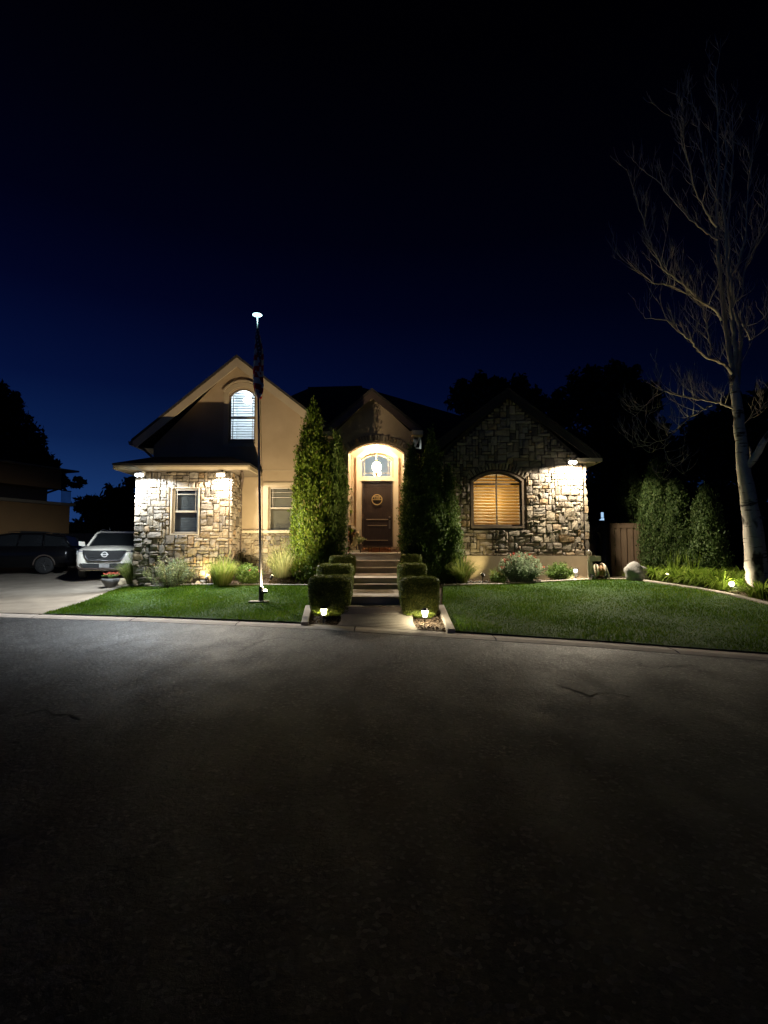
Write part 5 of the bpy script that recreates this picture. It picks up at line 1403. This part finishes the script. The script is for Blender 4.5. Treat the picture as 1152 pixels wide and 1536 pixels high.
rock('pointed grey rock behind the middle hedge on the birch side', 654, 872, .35, .42, .35, M['rock'], seed=10)
rock('small tan stone lying beside the globe light in the daylilies', 1102, 889, .22, .12, .18, M['rock_tan'], seed=12)
mb = MB(); n = 500
for k in range(90):
    px = random.uniform(700, 880); b = gp(px, random.uniform(872.5, 875.5) - (px - 700) * .02)
    s_ = random.uniform(.02, .05); mb.lathe(b + Vector((0, 0, .0)), [(s_ * .5, -.01), (s_, s_ * .3), (s_ * .6, s_ * .8)], 6)
tag(mb.build('pebbles', M['rock'], smooth=True), 'loose grey pebbles strewn along the bed edge', 'pebbles', kind='stuff')

# ------------------------------------------------------------------ garden lights
def lantern(label, px, py):
    b = gp(px, py)
    t = thing('path_light', label, 'garden light', b, 'lanterns at the foot of the front hedges')
    z = at(px, py - 17, b.y).z; c = Vector((b.x, b.y, z))
    mb = MB(); mb.tube([b, c + Vector((0, 0, -.07))], .012); mb.build('post', M['black'], t)
    mb = MB(); mb.lathe(c, [(.03, -.075), (.05, -.065), (.05, -.06)], 6); mb.build('base', M['black'], t)
    mb = MB(); mb.lathe(c, [(.078, .07), (.075, .085), (.03, .12), (.01, .125)], 6); mb.build('cap', M['black'], t)
    mb = MB(); mb.lathe(c, [(.045, -.058), (.068, .068)], 6); mb.build('lens', M['lamp_path'], t)
    lamp('path_bulb', 'SPOT', c, P_LANTERN * 1.6, (1, .9, .62), t, .04, (0, 0, 0), R(172), .15)
    li = [ch for ch in t.children if ch.type == 'LIGHT'][0]; li.location = (c - b) + Vector((0, .1, .05))
    return t
lantern('six sided glowing lantern below the nearest hedge on the flagpole side', 485.5, 935)
lantern('six sided glowing lantern below the nearest hedge on the birch side', 637.5, 938)
def globe(label, px, py, up, r_=.06, cap=False, power=14, col=(1, .86, .62)):
    b = gp(px, py); c = Vector((b.x, b.y, at(px, py - up, b.y).z))
    t = thing('path_light', label, 'garden light', b, 'round path lights in the beds')
    mb = MB(); mb.tube([b, c + Vector((0, 0, -r_ * .8))], .014)
    mb.build('post', M['black'], t)
    if cap:
        mb = MB(); mb.lathe(c, [(r_ * 1.5, r_ * .75), (r_ * 1.45, r_ * .95), (r_ * .4, r_ * 1.35)], 16); mb.build('cap', M['black'], t)
    mb = MB(); mb.lathe(c, [(r_ * .4, -r_), (r_ * .85, -r_ * .5), (r_, 0), (r_ * .9, r_ * .5), (r_ * .3, r_ * .95)], 16); mb.build('globe', M['lamp_path'], t, True)
    if cap: lamp('path_bulb', 'SPOT', c + Vector((0, -.0, -r_ - .03)), power, col, t, .05, (0, 0, 0), R(168), .2)
    else: lamp('path_bulb', 'POINT', c + Vector((0, -.0, r_ + .03)), power, col, t, .05)
globe('round path light between the feathery grass and catmint', 227.5, 878, 10.5, .06, False, 40)
globe('capped path light beside the hose reel on the stone wing', 863.5, 869, 13, .062, True, 45)
globe('round path light glowing among the daylilies near the birch', 1098, 890, 14, .06, False, 30)
def uplight(label, px, py, vec, power=P_UPLIGHT, spot=110, up=8, col=(1, .8, .38)):
    b = gp(px, py); c = Vector((b.x, b.y, at(px, py - up, b.y).z))
    t = thing('spotlight', label, 'garden light', b, 'garden spotlights aimed up from the beds')
    v = Vector(vec).normalized()
    mb = MB(); mb.tube([b, c], .014); mb.tube([c - v * .1, c - v * .06, c + v * .03], [.025, .045, .05], 12); mb.build('housing', M['black'], t)
    mb = MB(); mb.tube([c + v * .032, c + v * .05, c + v * .062], [.046, .035, .012], 12); mb.build('lens', M['lamp_up'], t, True)
    lamp('spot_bulb', 'SPOT', c + v * .09, power, col, t, .03, aim(v), R(spot), .6)
uplight('spotlight between the rocks and the bright green grass clump', 309.5, 877, (-.15, .75, .7), P_UPLIGHT * .9, 130, 10)
uplight('spotlight tucked under the large pale grass by the wainscot', 407.5, 872, (.35, .6, .8), P_UPLIGHT * 2.2, 140, 7, (1, .86, .42))
uplight('spotlight beside the low spiky grass on the stone wing', 724, 875, (-.3, .75, .42), P_UPLIGHT * .75, 92, 13, (1, .82, .4))
uplight('brightly glowing spotlight in the front of the daylilies', 1001, 874, (.16, -.24, .9), P_UPLIGHT * 6, 82, 11, (1, .86, .52))

# ------------------------------------------------------------------ porch things
def text_obj(name, body, size, loc, mat, parent=None, ext=.004):
    cu = bpy.data.curves.new(name, 'FONT'); cu.body = body; cu.size = size; cu.extrude = ext; cu.align_x = 'CENTER'; cu.align_y = 'CENTER'
    cu.materials.append(mat)
    tmp = bpy.data.objects.new(name, cu); COL.objects.link(tmp); bpy.context.view_layer.update()
    me = bpy.data.meshes.new_from_object(tmp.evaluated_get(bpy.context.evaluated_depsgraph_get())); bpy.data.objects.remove(tmp)
    o = bpy.data.objects.new(name, me); COL.objects.link(o); o.rotation_euler = (R(90), 0, 0)
    if parent is not None: o.parent = parent; o.location = Vector(loc) - ORG[parent.name]
    else: o.location = loc
    return o
wc = at(565.5, 749.5, YW + .02)
t = thing('door_sign', 'round gold ring sign with a number band hanging on the front door', 'sign', wc)
mb = MB(); ring = [(wc.x + .175 * math.cos(2 * math.pi * k / 32), wc.z + .175 * math.sin(2 * math.pi * k / 32)) for k in range(32)]
mb.bar(ring, .032, YW + .012, YW + .03, closed=True)
mb.box(wc.x - .18, wc.x + .18, YW + .0125, YW + .0295, wc.z - .01, wc.z + .012); mb.box(wc.x - .15, wc.x + .15, YW + .0125, YW + .0295, wc.z + .1, wc.z + .115)
mb.build('ring', M['brass'], t)
text_obj('lettering', '3288', .115, (wc.x, YW + .02, wc.z + .056), M['brass'], t, .006)
np_ = at(527, 747.5, YW - .07); np_.x = at(531, 747, YW).x - .2
t = thing('number_plaque', 'cream house number plaque on the porch wall half behind the cypress', 'sign', np_)
mb = MB(); mb.box(np_.x - .2, np_.x + .19, YW - .03, YW - .002, np_.z - .09, np_.z + .1); mb.build('plate', M['trim'], t)
mb = MB(); mb.bar([(np_.x - .19, np_.z - .08), (np_.x + .18, np_.z - .08), (np_.x + .18, np_.z + .09), (np_.x - .19, np_.z + .09)], .02, YW - .045, YW - .03, closed=True); mb.build('rim', M['stucco_trim'], t)
text_obj('lettering', '3288', .14, (np_.x, YW - .034, np_.z), M['gutter'], t)
def pot_plant(label, px, Y, z0, prof, mat, leafmat, n, h, w, leaf, blooms=None):
    c = Vector((at(px, 825, Y).x, Y, z0)); t = thing('potted_plant', label, 'potted plant', c)
    mb = MB(); mb.lathe(c, prof, 18); mb.build('pot', mat, t, True)
    top = prof[-1][1]; th = rng.uniform(0, 6.28, n); s_ = rng.random(n) ** .6; rr = w * (.2 + .8 * rng.random(n)) * s_
    cc = np.stack([c.x + rr * np.cos(th), c.y + rr * np.sin(th), c.z + top + h * s_ * (1 - .4 * (rr / w) ** 2)], 1)
    mb = MB(); mb.leaves(cc, rng.normal(size=(n, 3)), leaf, leaf * .4); mb.build('foliage', leafmat, t)
    if blooms is not None:
        k = 34; q = rng.integers(0, n, k); pet = np.repeat(cc[q] + np.array([0, 0, .04]), 9, 0) + rng.normal(0, .02, (k * 9, 3))
        mb = MB(); mb.leaves(pet, rng.normal(size=(k * 9, 3)), .024, .016); mb.build('blossom', blooms, t)
pot_plant('tall dark urn with green leaves beside the cast stone dog', 524.5, 17.85, 1.515, [(.06, 0), (.09, .08), (.12, .3), (.135, .5), (.12, .56), (.14, .58)], M['pot'], M['lily'], 160, .22, .16, .04)
pot_plant('short brown pot of dry pale foliage in front of the door sill', 538.5, 17.75, 1.515, [(.07, 0), (.1, .1), (.11, .24), (.12, .27)], M['pot'], M['grass_pale'], 260, .26, .26, .045)
pot_plant('grey bowl of red flowers standing at the driveway corner', 167.5, gp(167.5, 882).y, zt(gp(167.5, 882).x, gp(167.5, 882).y), [(.1, 0), (.17, .06), (.26, .22), (.285, .3), (.27, .31)], M['bowl'], M['shrub_green'], 420, .16, .3, .035, M['bloom_red'])
mb = MB()
# hanging plants on the porch walls
for k, (px, py, Y) in enumerate([(525, 767, 18.6), (606.5, 764, 17.5)]):
    c = at(px, py, Y); t = thing('hanging_plant', ['small green wall plant beside the number plaque', 'small green wall plant at the birch side of the porch'][k], 'potted plant', c)
    n = 70; mb = MB(); cc = np.array(c) + rng.normal(0, .045, (n, 3)); mb.leaves(cc, rng.normal(size=(n, 3)), .04, .018); mb.build('foliage', M['lily'], t)
    mb = MB(); mb.lathe(c + Vector((0, 0, -.16)), [(.03, 0), (.045, .1)], 10); mb.build('pot', M['pot'], t)
# cast stone dog sitting upright
dg = Vector((at(532, 822, 17.7).x, 17.7, 1.515))
t = thing('dog_statue', 'cream cast stone sitting dog statue on a low base', 'statue', dg)
def skin(name, verts, edges, radii, mat, parent, sub=2):
    me = bpy.data.meshes.new(name); me.from_pydata(verts, edges, []); o = link(name, me, parent)
    mod = o.modifiers.new('skin', 'SKIN')
    for v, r_ in zip(me.skin_vertices[0].data, radii): v.radius = (r_, r_)
    me.skin_vertices[0].data[0].use_root = True
    s_ = o.modifiers.new('sub', 'SUBSURF'); s_.levels = sub; s_.render_levels = sub
    me.materials.append(mat); return o
S = 1.0
V_ = [(-.05, 0, .2), (0, 0, .33), (.05, 0, .45), (.06, 0, .56), (.09, 0, .62), (.17, 0, .6), (.07, -.05, .3), (.09, -.05, .18), (.1, -.05, .1), (.07, .05, .3), (.09, .05, .18), (.1, .05, .1), (-.09, -.08, .17), (.0, -.09, .13), (.03, -.09, .1), (-.09, .08, .17), (.0, .09, .13), (.03, .09, .1), (.05, -.045, .66), (.05, .045, .66), (-.14, 0, .11)]
E_ = [(0, 1), (1, 2), (2, 3), (3, 4), (4, 5), (1, 6), (6, 7), (7, 8), (1, 9), (9, 10), (10, 11), (0, 12), (12, 13), (13, 14), (0, 15), (15, 16), (16, 17), (4, 18), (4, 19), (0, 20)]
Rr = [.1, .085, .075, .05, .055, .03, .035, .028, .03, .035, .028, .03, .06, .03, .025, .06, .03, .025, .018, .018, .015]
skin('body', V_, E_, Rr, M['statue'], t)
mb = MB(); mb.box(dg.x - .17, dg.x + .17, dg.y - .13, dg.y + .13, dg.z, dg.z + .07); mb.box(dg.x - .15, dg.x + .15, dg.y - .11, dg.y + .11, dg.z + .07, dg.z + .095); mb.build('plinth', M['statue'], t)
# handrail post with a white upper half
hp = Vector((at(603.5, 832, 17.4).x, 17.4, 1.515)); zt1 = at(603, 791, 17.4).z; zm_ = at(603, 811, 17.4).z
t = thing('post', 'thin upright post with white top half at the edge of the porch', 'post', hp)
mb = MB(); mb.tube([hp, Vector((hp.x, hp.y, zm_))], .018, 10); mb.build('lower_half', M['gutter'], t)
mb = MB(); mb.tube([Vector((hp.x, hp.y, zm_)), Vector((hp.x - .01, hp.y, zt1))], .02, 10); mb.build('upper_half', M['white_paint'], t)

# ------------------------------------------------------------------ fence, hose reel
fy = 19.0
f0, f1 = at(917, 786, fy), at(968, 790, fy); f1 = Vector((11.0, 19.6, f0.z - .1))
zf = at(917, 785, fy).z
t = thing('fence', 'brown board fence with a cap rail beside the arborvitae', 'fence', (f0.x, fy, zt(f0.x, fy)))
mb = MB(); nbd = 16
for k in range(nbd):
    x = f0.x + .12 + k * .235; y = fy + k * .02; mb.box(x, x + .17, y, y + .025, zt(x, y) - .1, zf - .1)
mb.build('boards', M['fence'], t)
mb = MB(); mb.box(f0.x - .1, f0.x + nbd * .235, fy + .03, fy + .38, zf - .16, zf - .1 - .001) if False else None
for k in range(nbd):
    x = f0.x + .29 + k * .235; y = fy + k * .02 + .045; mb.box(x - .03, x + .1, y, y + .02, zt(x, y) - .1, zf - .12)
mb.build('backing_boards', M['fence'], t)
mb = MB(); mb.prism([(f0.x - .06, fy - .06, zf - .04), (f0.x + nbd * .235, fy + .3, zf - .04), (f0.x + nbd * .235, fy + .42, zf - .04), (f0.x - .06, fy + .06, zf - .04)], (0, 0, .04)); mb.prism([(f0.x - .02, fy - .04, zf - .16), (f0.x + nbd * .235, fy + .29, zf - .16), (f0.x + nbd * .235, fy + .312, zf - .16), (f0.x - .02, fy - .018, zf - .16)], (0, 0, .12)); mb.build('cap_rail', M['fence'], t)
mb = MB(); mb.box(f0.x - .04, f0.x + .09, fy - .01, fy + .12, zt(f0.x, fy) - .1, zf - .041); mb.build('post', M['fence'], t)
g0, g1 = at(884, 791, 20.5), at(922, 791, 20.5)
t = thing('gate', 'tan side gate in the shadow between the house and the fence', 'gate', (g0.x, 20.5, zt(g0.x, 20.5)))
mb = MB(); mb.box(g0.x, g1.x + .5, 20.5, 20.55, zt(g0.x, 20.5), g0.z); mb.build('panel', M['stucco'], t)
mb = MB(); mb.box(g0.x, g1.x + .5, 20.46, 20.499, g0.z - .1, g0.z + .02); mb.box(g0.x + .42, g0.x + .5, 20.455, 20.498, zt(g0.x, 20.5), g0.z - .1); mb.build('rail', M['fence'], t)
# solid black form standing in for the hose reel's shadow on the gate
bc = on(at(908, 860, 19.8).x, 19.8)
t = thing('grill', 'solid black added grill standing before the side gate', 'grill', bc)
mb = MB(); zt_ = at(908, 784, 19.8).z - bc.z
mb.lathe(bc, [(.3, .0), (.33, .3), (.32, .8), (.26, 1.2), (.2, zt_ - .1), (.09, zt_)], 12); mb.build('cover', M['black'], t, True)  # bulk of the shadow, built as a black solid
mb = MB(); mb.tube([bc + Vector((-.5, -.1, 1.1)), bc + Vector((-.48, -.1, 1.45)), bc + Vector((-.36, -.1, 1.58)), bc + Vector((-.22, -.1, 1.45)), bc + Vector((-.2, -.1, 1.1))], .035, 8); mb.build('handle', M['black'], t, True)  # loop of the reel handle's shadow, built as a black tube
lb = at(903, 776, 22.0)
t = thing('lantern', 'small blue white lantern glowing above the side gate', 'lamp', lb)
mb = MB(); mb.box(lb.x - .05, lb.x + .1, lb.y, lb.y + .06, lb.z - .15, lb.z + .2); mb.tube([(lb.x + .03, lb.y + .03, lb.z - .15), (lb.x + .03, lb.y + .03, zt(lb.x, lb.y))], .03); mb.build('post', M['black'], t)
mb = MB(); mb.prism([(lb.x - .12, lb.y - .02, lb.z - .12), (lb.x + .08, lb.y - .02, lb.z - .12), (lb.x + .07, lb.y - .02, lb.z - .02), (lb.x - .02, lb.y - .02, lb.z - .03)], (0, .015, 0)); mb.box(lb.x - .04, lb.x + .06, lb.y - .018, lb.y - .002, lb.z - .01, lb.z + .2); mb.build('lens', M['lamp_blue'], t)

hr = gp(898, 871); hr = on(at(898, 871, 16.4).x, 16.4)
t = thing('hose_reel', 'beige plastic hose reel cart holding a coiled tan hose', 'hose reel', hr)
for s_, dx in ((0, -.17), (1, .17)):
    mb = MB(); x = hr.x + dx; y = hr.y
    mb.prism([(x - .14, y - .02, hr.z), (x + .1, y - .02, hr.z), (x - .02, y + .0, hr.z + .62), (x - .14, y + .02, hr.z + .62)], (0, .04, 0)) if s_ == 0 else None
    if s_:
        pts = [(x + .16, y, hr.z), (x + .12, y, hr.z + .2), (x + .04, y, hr.z + .42), (x - .08, y, hr.z + .5), (x - .14, y, hr.z + .4)]
        mb.tube(pts, .028, 8)
    mb.build('side_frame', M['beige'], t, s_ == 1)
mb = MB(); mb.box(hr.x - .28, hr.x + .06, hr.y - .05, hr.y + .05, hr.z + .56, hr.z + .72); mb.build('tool_tray', M['beige'], t)
mb = MB(); mb.tube([(hr.x - .27, hr.y, hr.z + .66), (hr.x - .33, hr.y, hr.z + .82), (hr.x - .27, hr.y, hr.z + .88), (hr.x - .2, hr.y, hr.z + .82), (hr.x - .2, hr.y, hr.z + .7)], .018, 8); mb.build('handle', M['beige'], t, True)
for dx in (-.07, .15):
    mb = MB(); mb.lathe((hr.x + dx, hr.y, hr.z + .29), [(.06, -.012), (.19, -.012), (.2, 0), (.19, .012), (.06, .012)], 22, 'x'); mb.build('flange', M['beige'], t, True)
mb = MB()
pts = []
for k in range(140):
    a = k * .42; pts.append((hr.x - .05 + .18 * ((k % 28) / 28 if (k // 28) % 2 == 0 else 1 - (k % 28) / 28), hr.y + (.12 + .012 * (k // 28)) * math.cos(a), hr.z + .29 + (.12 + .012 * (k // 28)) * math.sin(a)))
mb.tube(pts, .014, 6); mb.build('hose', M['hose'], t, True)
mb = MB(); mb.lathe((hr.x - .22, hr.y - .06, hr.z + .09), [(.02, -.03), (.09, -.03), (.09, .03), (.02, .03)], 16, 'x'); mb.lathe((hr.x + .22, hr.y + .06, hr.z + .09), [(.02, -.03), (.09, -.03), (.09, .03), (.02, .03)], 16, 'x'); mb.build('wheels', M['tyre'], t)
mb = MB(); ux = hr.x - .42; mb.box(ux - .05, ux + .05, YD - .16, YD - .102, hr.z + .16, hr.z + .3); mb.lathe((ux, YD - .2, hr.z + .16), [(.05, -.08), (.06, .0), (.05, .06)], 12); tag(mb.build('outlet_box', M['rock'], loc=(ux, YD - .16, hr.z + .1)), 'small grey outlet box low on the foundation beside the hose reel', 'outlet box')

# ------------------------------------------------------------------ cars
def car(label, paint, loc, rotz, white=True):
    t = thing('parked_car', label, 'car', loc, None, rotz); ORG[t.name] = Vector((0, 0, 0))
    st = [(-2.47, .74, .38, .62, .88), (-2.44, .86, .34, .66, .95), (-2.3, .95, .3, .74, 1.02), (-2.0, .985, .27, .8, 1.09), (-1.5, .99, .25, .84, 1.14), (-1.0, .99, .25, .86, 1.17), (0, .99, .25, .88, 1.19), (1.5, .99, .25, .88, 1.2), (2.3, .97, .3, .86, 1.2), (2.5, .88, .4, .8, 1.1)]
    mb = MB(); rings = []
    for y, w, zb, zm, ztp in st:
        half = [(0, zb), (w * .86, zb), (w * .97, zb + .1), (w, zm - .1), (w * .995, zm + .05), (w * .95, ztp - .06), (w * .85, ztp - .01), (w * .4, ztp + .02), (0, ztp + .025)]
        ring_ = [(x, y, z) for x, z in half] + [(-x, y, z) for x, z in reversed(half[1:-1])]
        rings.append(ring_)
    n = len(rings[0]); i0 = 0
    for r_ in rings: mb.v += r_
    for k in range(len(rings) - 1):
        for q in range(n):
            a = k * n + q; b = k * n + (q + 1) % n; mb.f.append((a, b, b + n, a + n))
    mb.f.append(tuple(range(n - 1, -1, -1))); mb.f.append(tuple((len(rings) - 1) * n + q for q in range(n)))
    body = mb.build('body', paint, t, True)
    # glasshouse and roof
    cs = [(-1.15, .84, .86, 1.17), (-.4, .82, .7, 1.66), (.1, .82, .66, 1.74), (1.4, .82, .66, 1.73), (2.2, .82, .7, 1.62), (2.46, .82, .8, 1.2)]
    mb = MB(); rs = []
    for y, wb, wt, ztp in cs: rs.append([(-wb, y, 1.15), (-wt, y, ztp - .03), (-wt * .8, y, ztp), (wt * .8, y, ztp), (wt, y, ztp - .03), (wb, y, 1.15)])
    for a, b in zip(rs[:-1], rs[1:]):
        for q in range(5): mb.quad(a[q], a[q + 1], b[q + 1], b[q])
    mb.build('glasshouse', M['car_glass'], t)
    mb = MB()
    for a, b in zip(rs[1:-2], rs[2:-1]):
        for q in (1, 2, 3): mb.quad(*[tuple(Vector(p) + Vector((0, 0, .012))) for p in (a[q], a[q + 1], b[q + 1], b[q])])
    for s_ in (-1, 1):
        mb.tube([(s_ * .85, -1.17, 1.16), (s_ * .71, -.4, 1.65), (s_ * .68, .1, 1.735), (s_ * .68, 1.4, 1.725), (s_ * .72, 2.2, 1.6), (s_ * .82, 2.48, 1.2)], .04, 8)
        mb.tube([(s_ * .83, .35, 1.15), (s_ * .67, .45, 1.73)], .035, 6); mb.tube([(s_ * .83, 1.4, 1.15), (s_ * .67, 1.35, 1.73)], .045, 6)
    mb.build('roof', paint, t, True)
    mb = MB()
    for s_ in (-1, 1): mb.tube([(s_ * .6, -.1, 1.8), (s_ * .6, .2, 1.82), (s_ * .6, 1.5, 1.81), (s_ * .62, 1.8, 1.74)], .018, 6)
    mb.build('roof_rail', M['black'], t)
    # grille, headlights, lower intake, plate, emblem
    mb = MB(); y = -2.565
    mb.prism([(-.66, y + .06, 1.0), (.66, y + .06, 1.0), (.6, y + .04, .78), (.5, y, .66), (-.5, y, .66), (-.6, y + .04, .78)], (0, .1, 0))
    for k in range(4): mb.box(-.54, .54, y - .004 + .01 * k, y + .02, .7 + k * .06, .71 + k * .06)
    mb.build('grille', M['tyre'], t)
    mb = MB(); mb.tube([(-.68, y + .06, 1.0), (-.62, y + .02, .8), (-.5, y - .012, .65), (.5, y - .012, .65), (.62, y + .02, .8), (.68, y + .06, 1.0)], .022, 6); mb.build('grille_trim', M['rim'] if white else M['black'], t, True)
    for s_ in (-1, 1):
        mb = MB(); mb.prism([(s_ * .62, -2.44, .93), (s_ * .97, -2.1, .99), (s_ * 1.0, -2.02, .93), (s_ * .94, -2.3, .86), (s_ * .66, -2.47, .84)], (0, -.02, 0) if s_ > 0 else (0, -.02, 0)); h_ = mb.build('headlight', M['lamp_lens'], t)
        mb = MB(); mb.prism([(s_ * .6, -2.47, .93), (s_ * .9, -2.3, .975), (s_ * .9, -2.3, 1.0), (s_ * .6, -2.47, .955)], (0, -.02, 0)); mb.build('running_light', M['chrome'], h_)
        mb = MB(); mb.prism([(s_ * .98, -.95, 1.15), (s_ * 1.18, -.98, 1.18), (s_ * 1.2, -.95, 1.34), (s_ * 1.02, -.92, 1.32)], (0, .1, 0)); mb.build('mirror', paint, t)
    mb = MB(); mb.prism([(-.78, -2.53, .55), (.78, -2.53, .55), (.66, -2.53, .4), (-.66, -2.53, .4)], (0, .08, 0)); mb.build('lower_intake', M['tyre'], t)
    mb = MB(); mb.tube([(-.9, -2.36, .44), (-.78, -2.48, .36), (.78, -2.48, .36), (.9, -2.36, .44)], .04, 8); mb.build('skid_bar', M['gutter'] if white else M['black'], t, True)
    mb = MB(); mb.box(-.16, .16, -2.56, -2.535, .4, .53); mb.build('plate', M['white_paint'] if not white else M['rock'], t)
    if white:
        mb = MB(); mb.bar([(.085 * math.cos(2 * math.pi * k / 20), .86 + .085 * math.sin(2 * math.pi * k / 20)) for k in range(20)], .022, -2.585, -2.5, closed=True); mb.box(-.12, .12, -2.59, -2.5, .845, .875); mb.build('emblem', M['white_paint'], t)
    for sx in (-1, 1):
        for yy in (-1.55, 1.5):
            mb = MB(); c = (sx * .86, yy, .37); mb.lathe(c, [(.25, -.12), (.35, -.12), (.375, -.09), (.375, .09), (.35, .125), (.25, .125)], 28, 'x'); wh = mb.build('wheel', M['tyre'], t, True)
            mb = MB(); mb.lathe(c, [(.06, sx * .1), (.25, sx * .12), (.25, sx * .1)], 20, 'x')
            for k in range(5):
                a = 2 * math.pi * k / 5; mb.tube([(c[0] + sx * .12, yy, .37), (c[0] + sx * .13, yy + .23 * math.cos(a), .37 + .23 * math.sin(a))], .025, 6)
            mb.build('rim', M['rim'] if white else M['black'], wh)
            mb = MB(); arc = [(yy + .43 * math.cos(math.pi * k / 12), .37 + .43 * math.sin(math.pi * k / 12)) for k in range(13)]
            mb.tube([(sx * .985, a, b) for a, b in arc], .03, 6); mb.build('wheel_arch', M['black'] if white else M['gutter'], t, True)
    return t
CT = R(16); cf = at(157, 869, 20.3); cp = Vector((cf.x - 2.5 * math.sin(CT), cf.y + 2.5 * math.cos(CT), 0)); cz = zt(cf.x, cf.y + 1) + .03
car('pearl white sport utility car nosing out from behind the stone bay', M['white_car'], (cp.x, cp.y, cz), CT).scale = (1.05, 1.05, 1.05)
bp = at(40, 868, 25.0)
car('black sport utility car parked side on in front of the neighbouring house', M['black_car'], (at(22, 866, 24.5).x, 24.5, zt(at(22, 866, 24.5).x, 24.5) + .03), R(-78), False)

# pleated canvas cover behind the white car
for k, (px, top, wd) in enumerate([(163, 795, 1.0), (147, 800, .6)]):
    Y = 26.0 + k * .6; b = on(at(px, 850, Y).x, Y); zt0 = at(px, top, Y).z
    t = thing('patio_umbrella', ['folded cream patio umbrella with fanned pleats behind the white car', 'smaller drooping cream patio umbrella farther behind the white car'][k], 'umbrella', b)
    mb = MB(); n = 14
    for q in range(n):
        a0, a1 = 2 * math.pi * q / n, 2 * math.pi * (q + 1) / n; am = (a0 + a1) / 2
        P0 = Vector((b.x, Y, zt0)); lo = zt0 - 1.1
        e0 = Vector((b.x + wd * math.cos(a0), Y + wd * math.sin(a0), lo)); e1 = Vector((b.x + wd * math.cos(a1), Y + wd * math.sin(a1), lo)); em = Vector((b.x + wd * .72 * math.cos(am), Y + wd * .72 * math.sin(am), lo + .1))
        mb.poly([P0, e0, em]); mb.poly([P0, em, e1])
    mb.build('canopy', M['canvas'], t)
    mb = MB(); mb.tube([b, Vector((b.x, Y, zt0 + .08))], .03); mb.build('pole', M['black'], t)

# ------------------------------------------------------------------ neighbouring house
nA = at(0, 690, 30); dirv = Vector((.417, 1, 0))
end = nA + dirv * 4.0; start = nA - dirv * 9
t = thing('house', 'dim brown two storey neighbouring house with flat eaves and balcony', 'house', (start.x, start.y, 0))
zU, zLo = nA.z, at(0, 746, 30).z
perp = Vector((-1, .417, 0)).normalized()
def wall_seg(a, b, z0, z1, th, name, mat, off=0):
    mb = MB(); a2, b2 = a + perp * -off, b + perp * -off
    mb.prism([(a2.x, a2.y, z0), (b2.x, b2.y, z0), (b2.x, b2.y, z1), (a2.x, a2.y, z1)], perp * th); mb.build(name, mat, t)
wall_seg(start, end, 0, zLo - .18, 6, 'lower_wall', M['neighbour'])
wall_seg(start, end + dirv * .2, zLo - .17, zLo, 6.5, 'balcony_edge', M['neighbour_trim'], .25)
wall_seg(start, end - dirv * .6, zLo + .001, zU - 1.25, 5, 'recess_wall', M['gutter'], -1.2)
wall_seg(start, end - dirv * .6, zU - 1.25, zU - .1, 5.5, 'upper_wall', M['neighbour'])
wall_seg(start, end + dirv * .3, zU - .099, zU, 6.5, 'eave', M['neighbour_trim'], .3)
mb = MB(); a = end - dirv * .55
for k in range(9):
    p = a + dirv * (.07 * k); mb.box(p.x - .012, p.x + .012, p.y - .012, p.y + .012, zLo, zLo + .75)
mb.tube([a + Vector((0, 0, zLo + .76 - a.z)), a + dirv * .6 + Vector((0, 0, zLo + .76 - a.z))], .03); mb.build('railing', M['black'], t)
mb = MB(); a = nA + dirv * 1.2 + perp * -.02; b = nA + dirv * 2.6 + perp * -.02
mb.prism([(a.x, a.y, .8), (b.x, b.y, .8), (b.x, b.y, 2.7), (a.x, a.y, 2.7)], perp * .01); mb.build('door', M['gutter'], t)
# low rear fence behind the cars closes the yard
mb = MB()
for k in range(26):
    x = -26 + k * .72; mb.box(x, x + .68, 33 + .02 * (k % 2), 33.05 + .02 * (k % 2), 0, 2.6)
t = tag(mb.build('rear_fence', M['black'], loc=(-26, 33, 0)), 'black board fence at the far end of the driveway', 'fence')
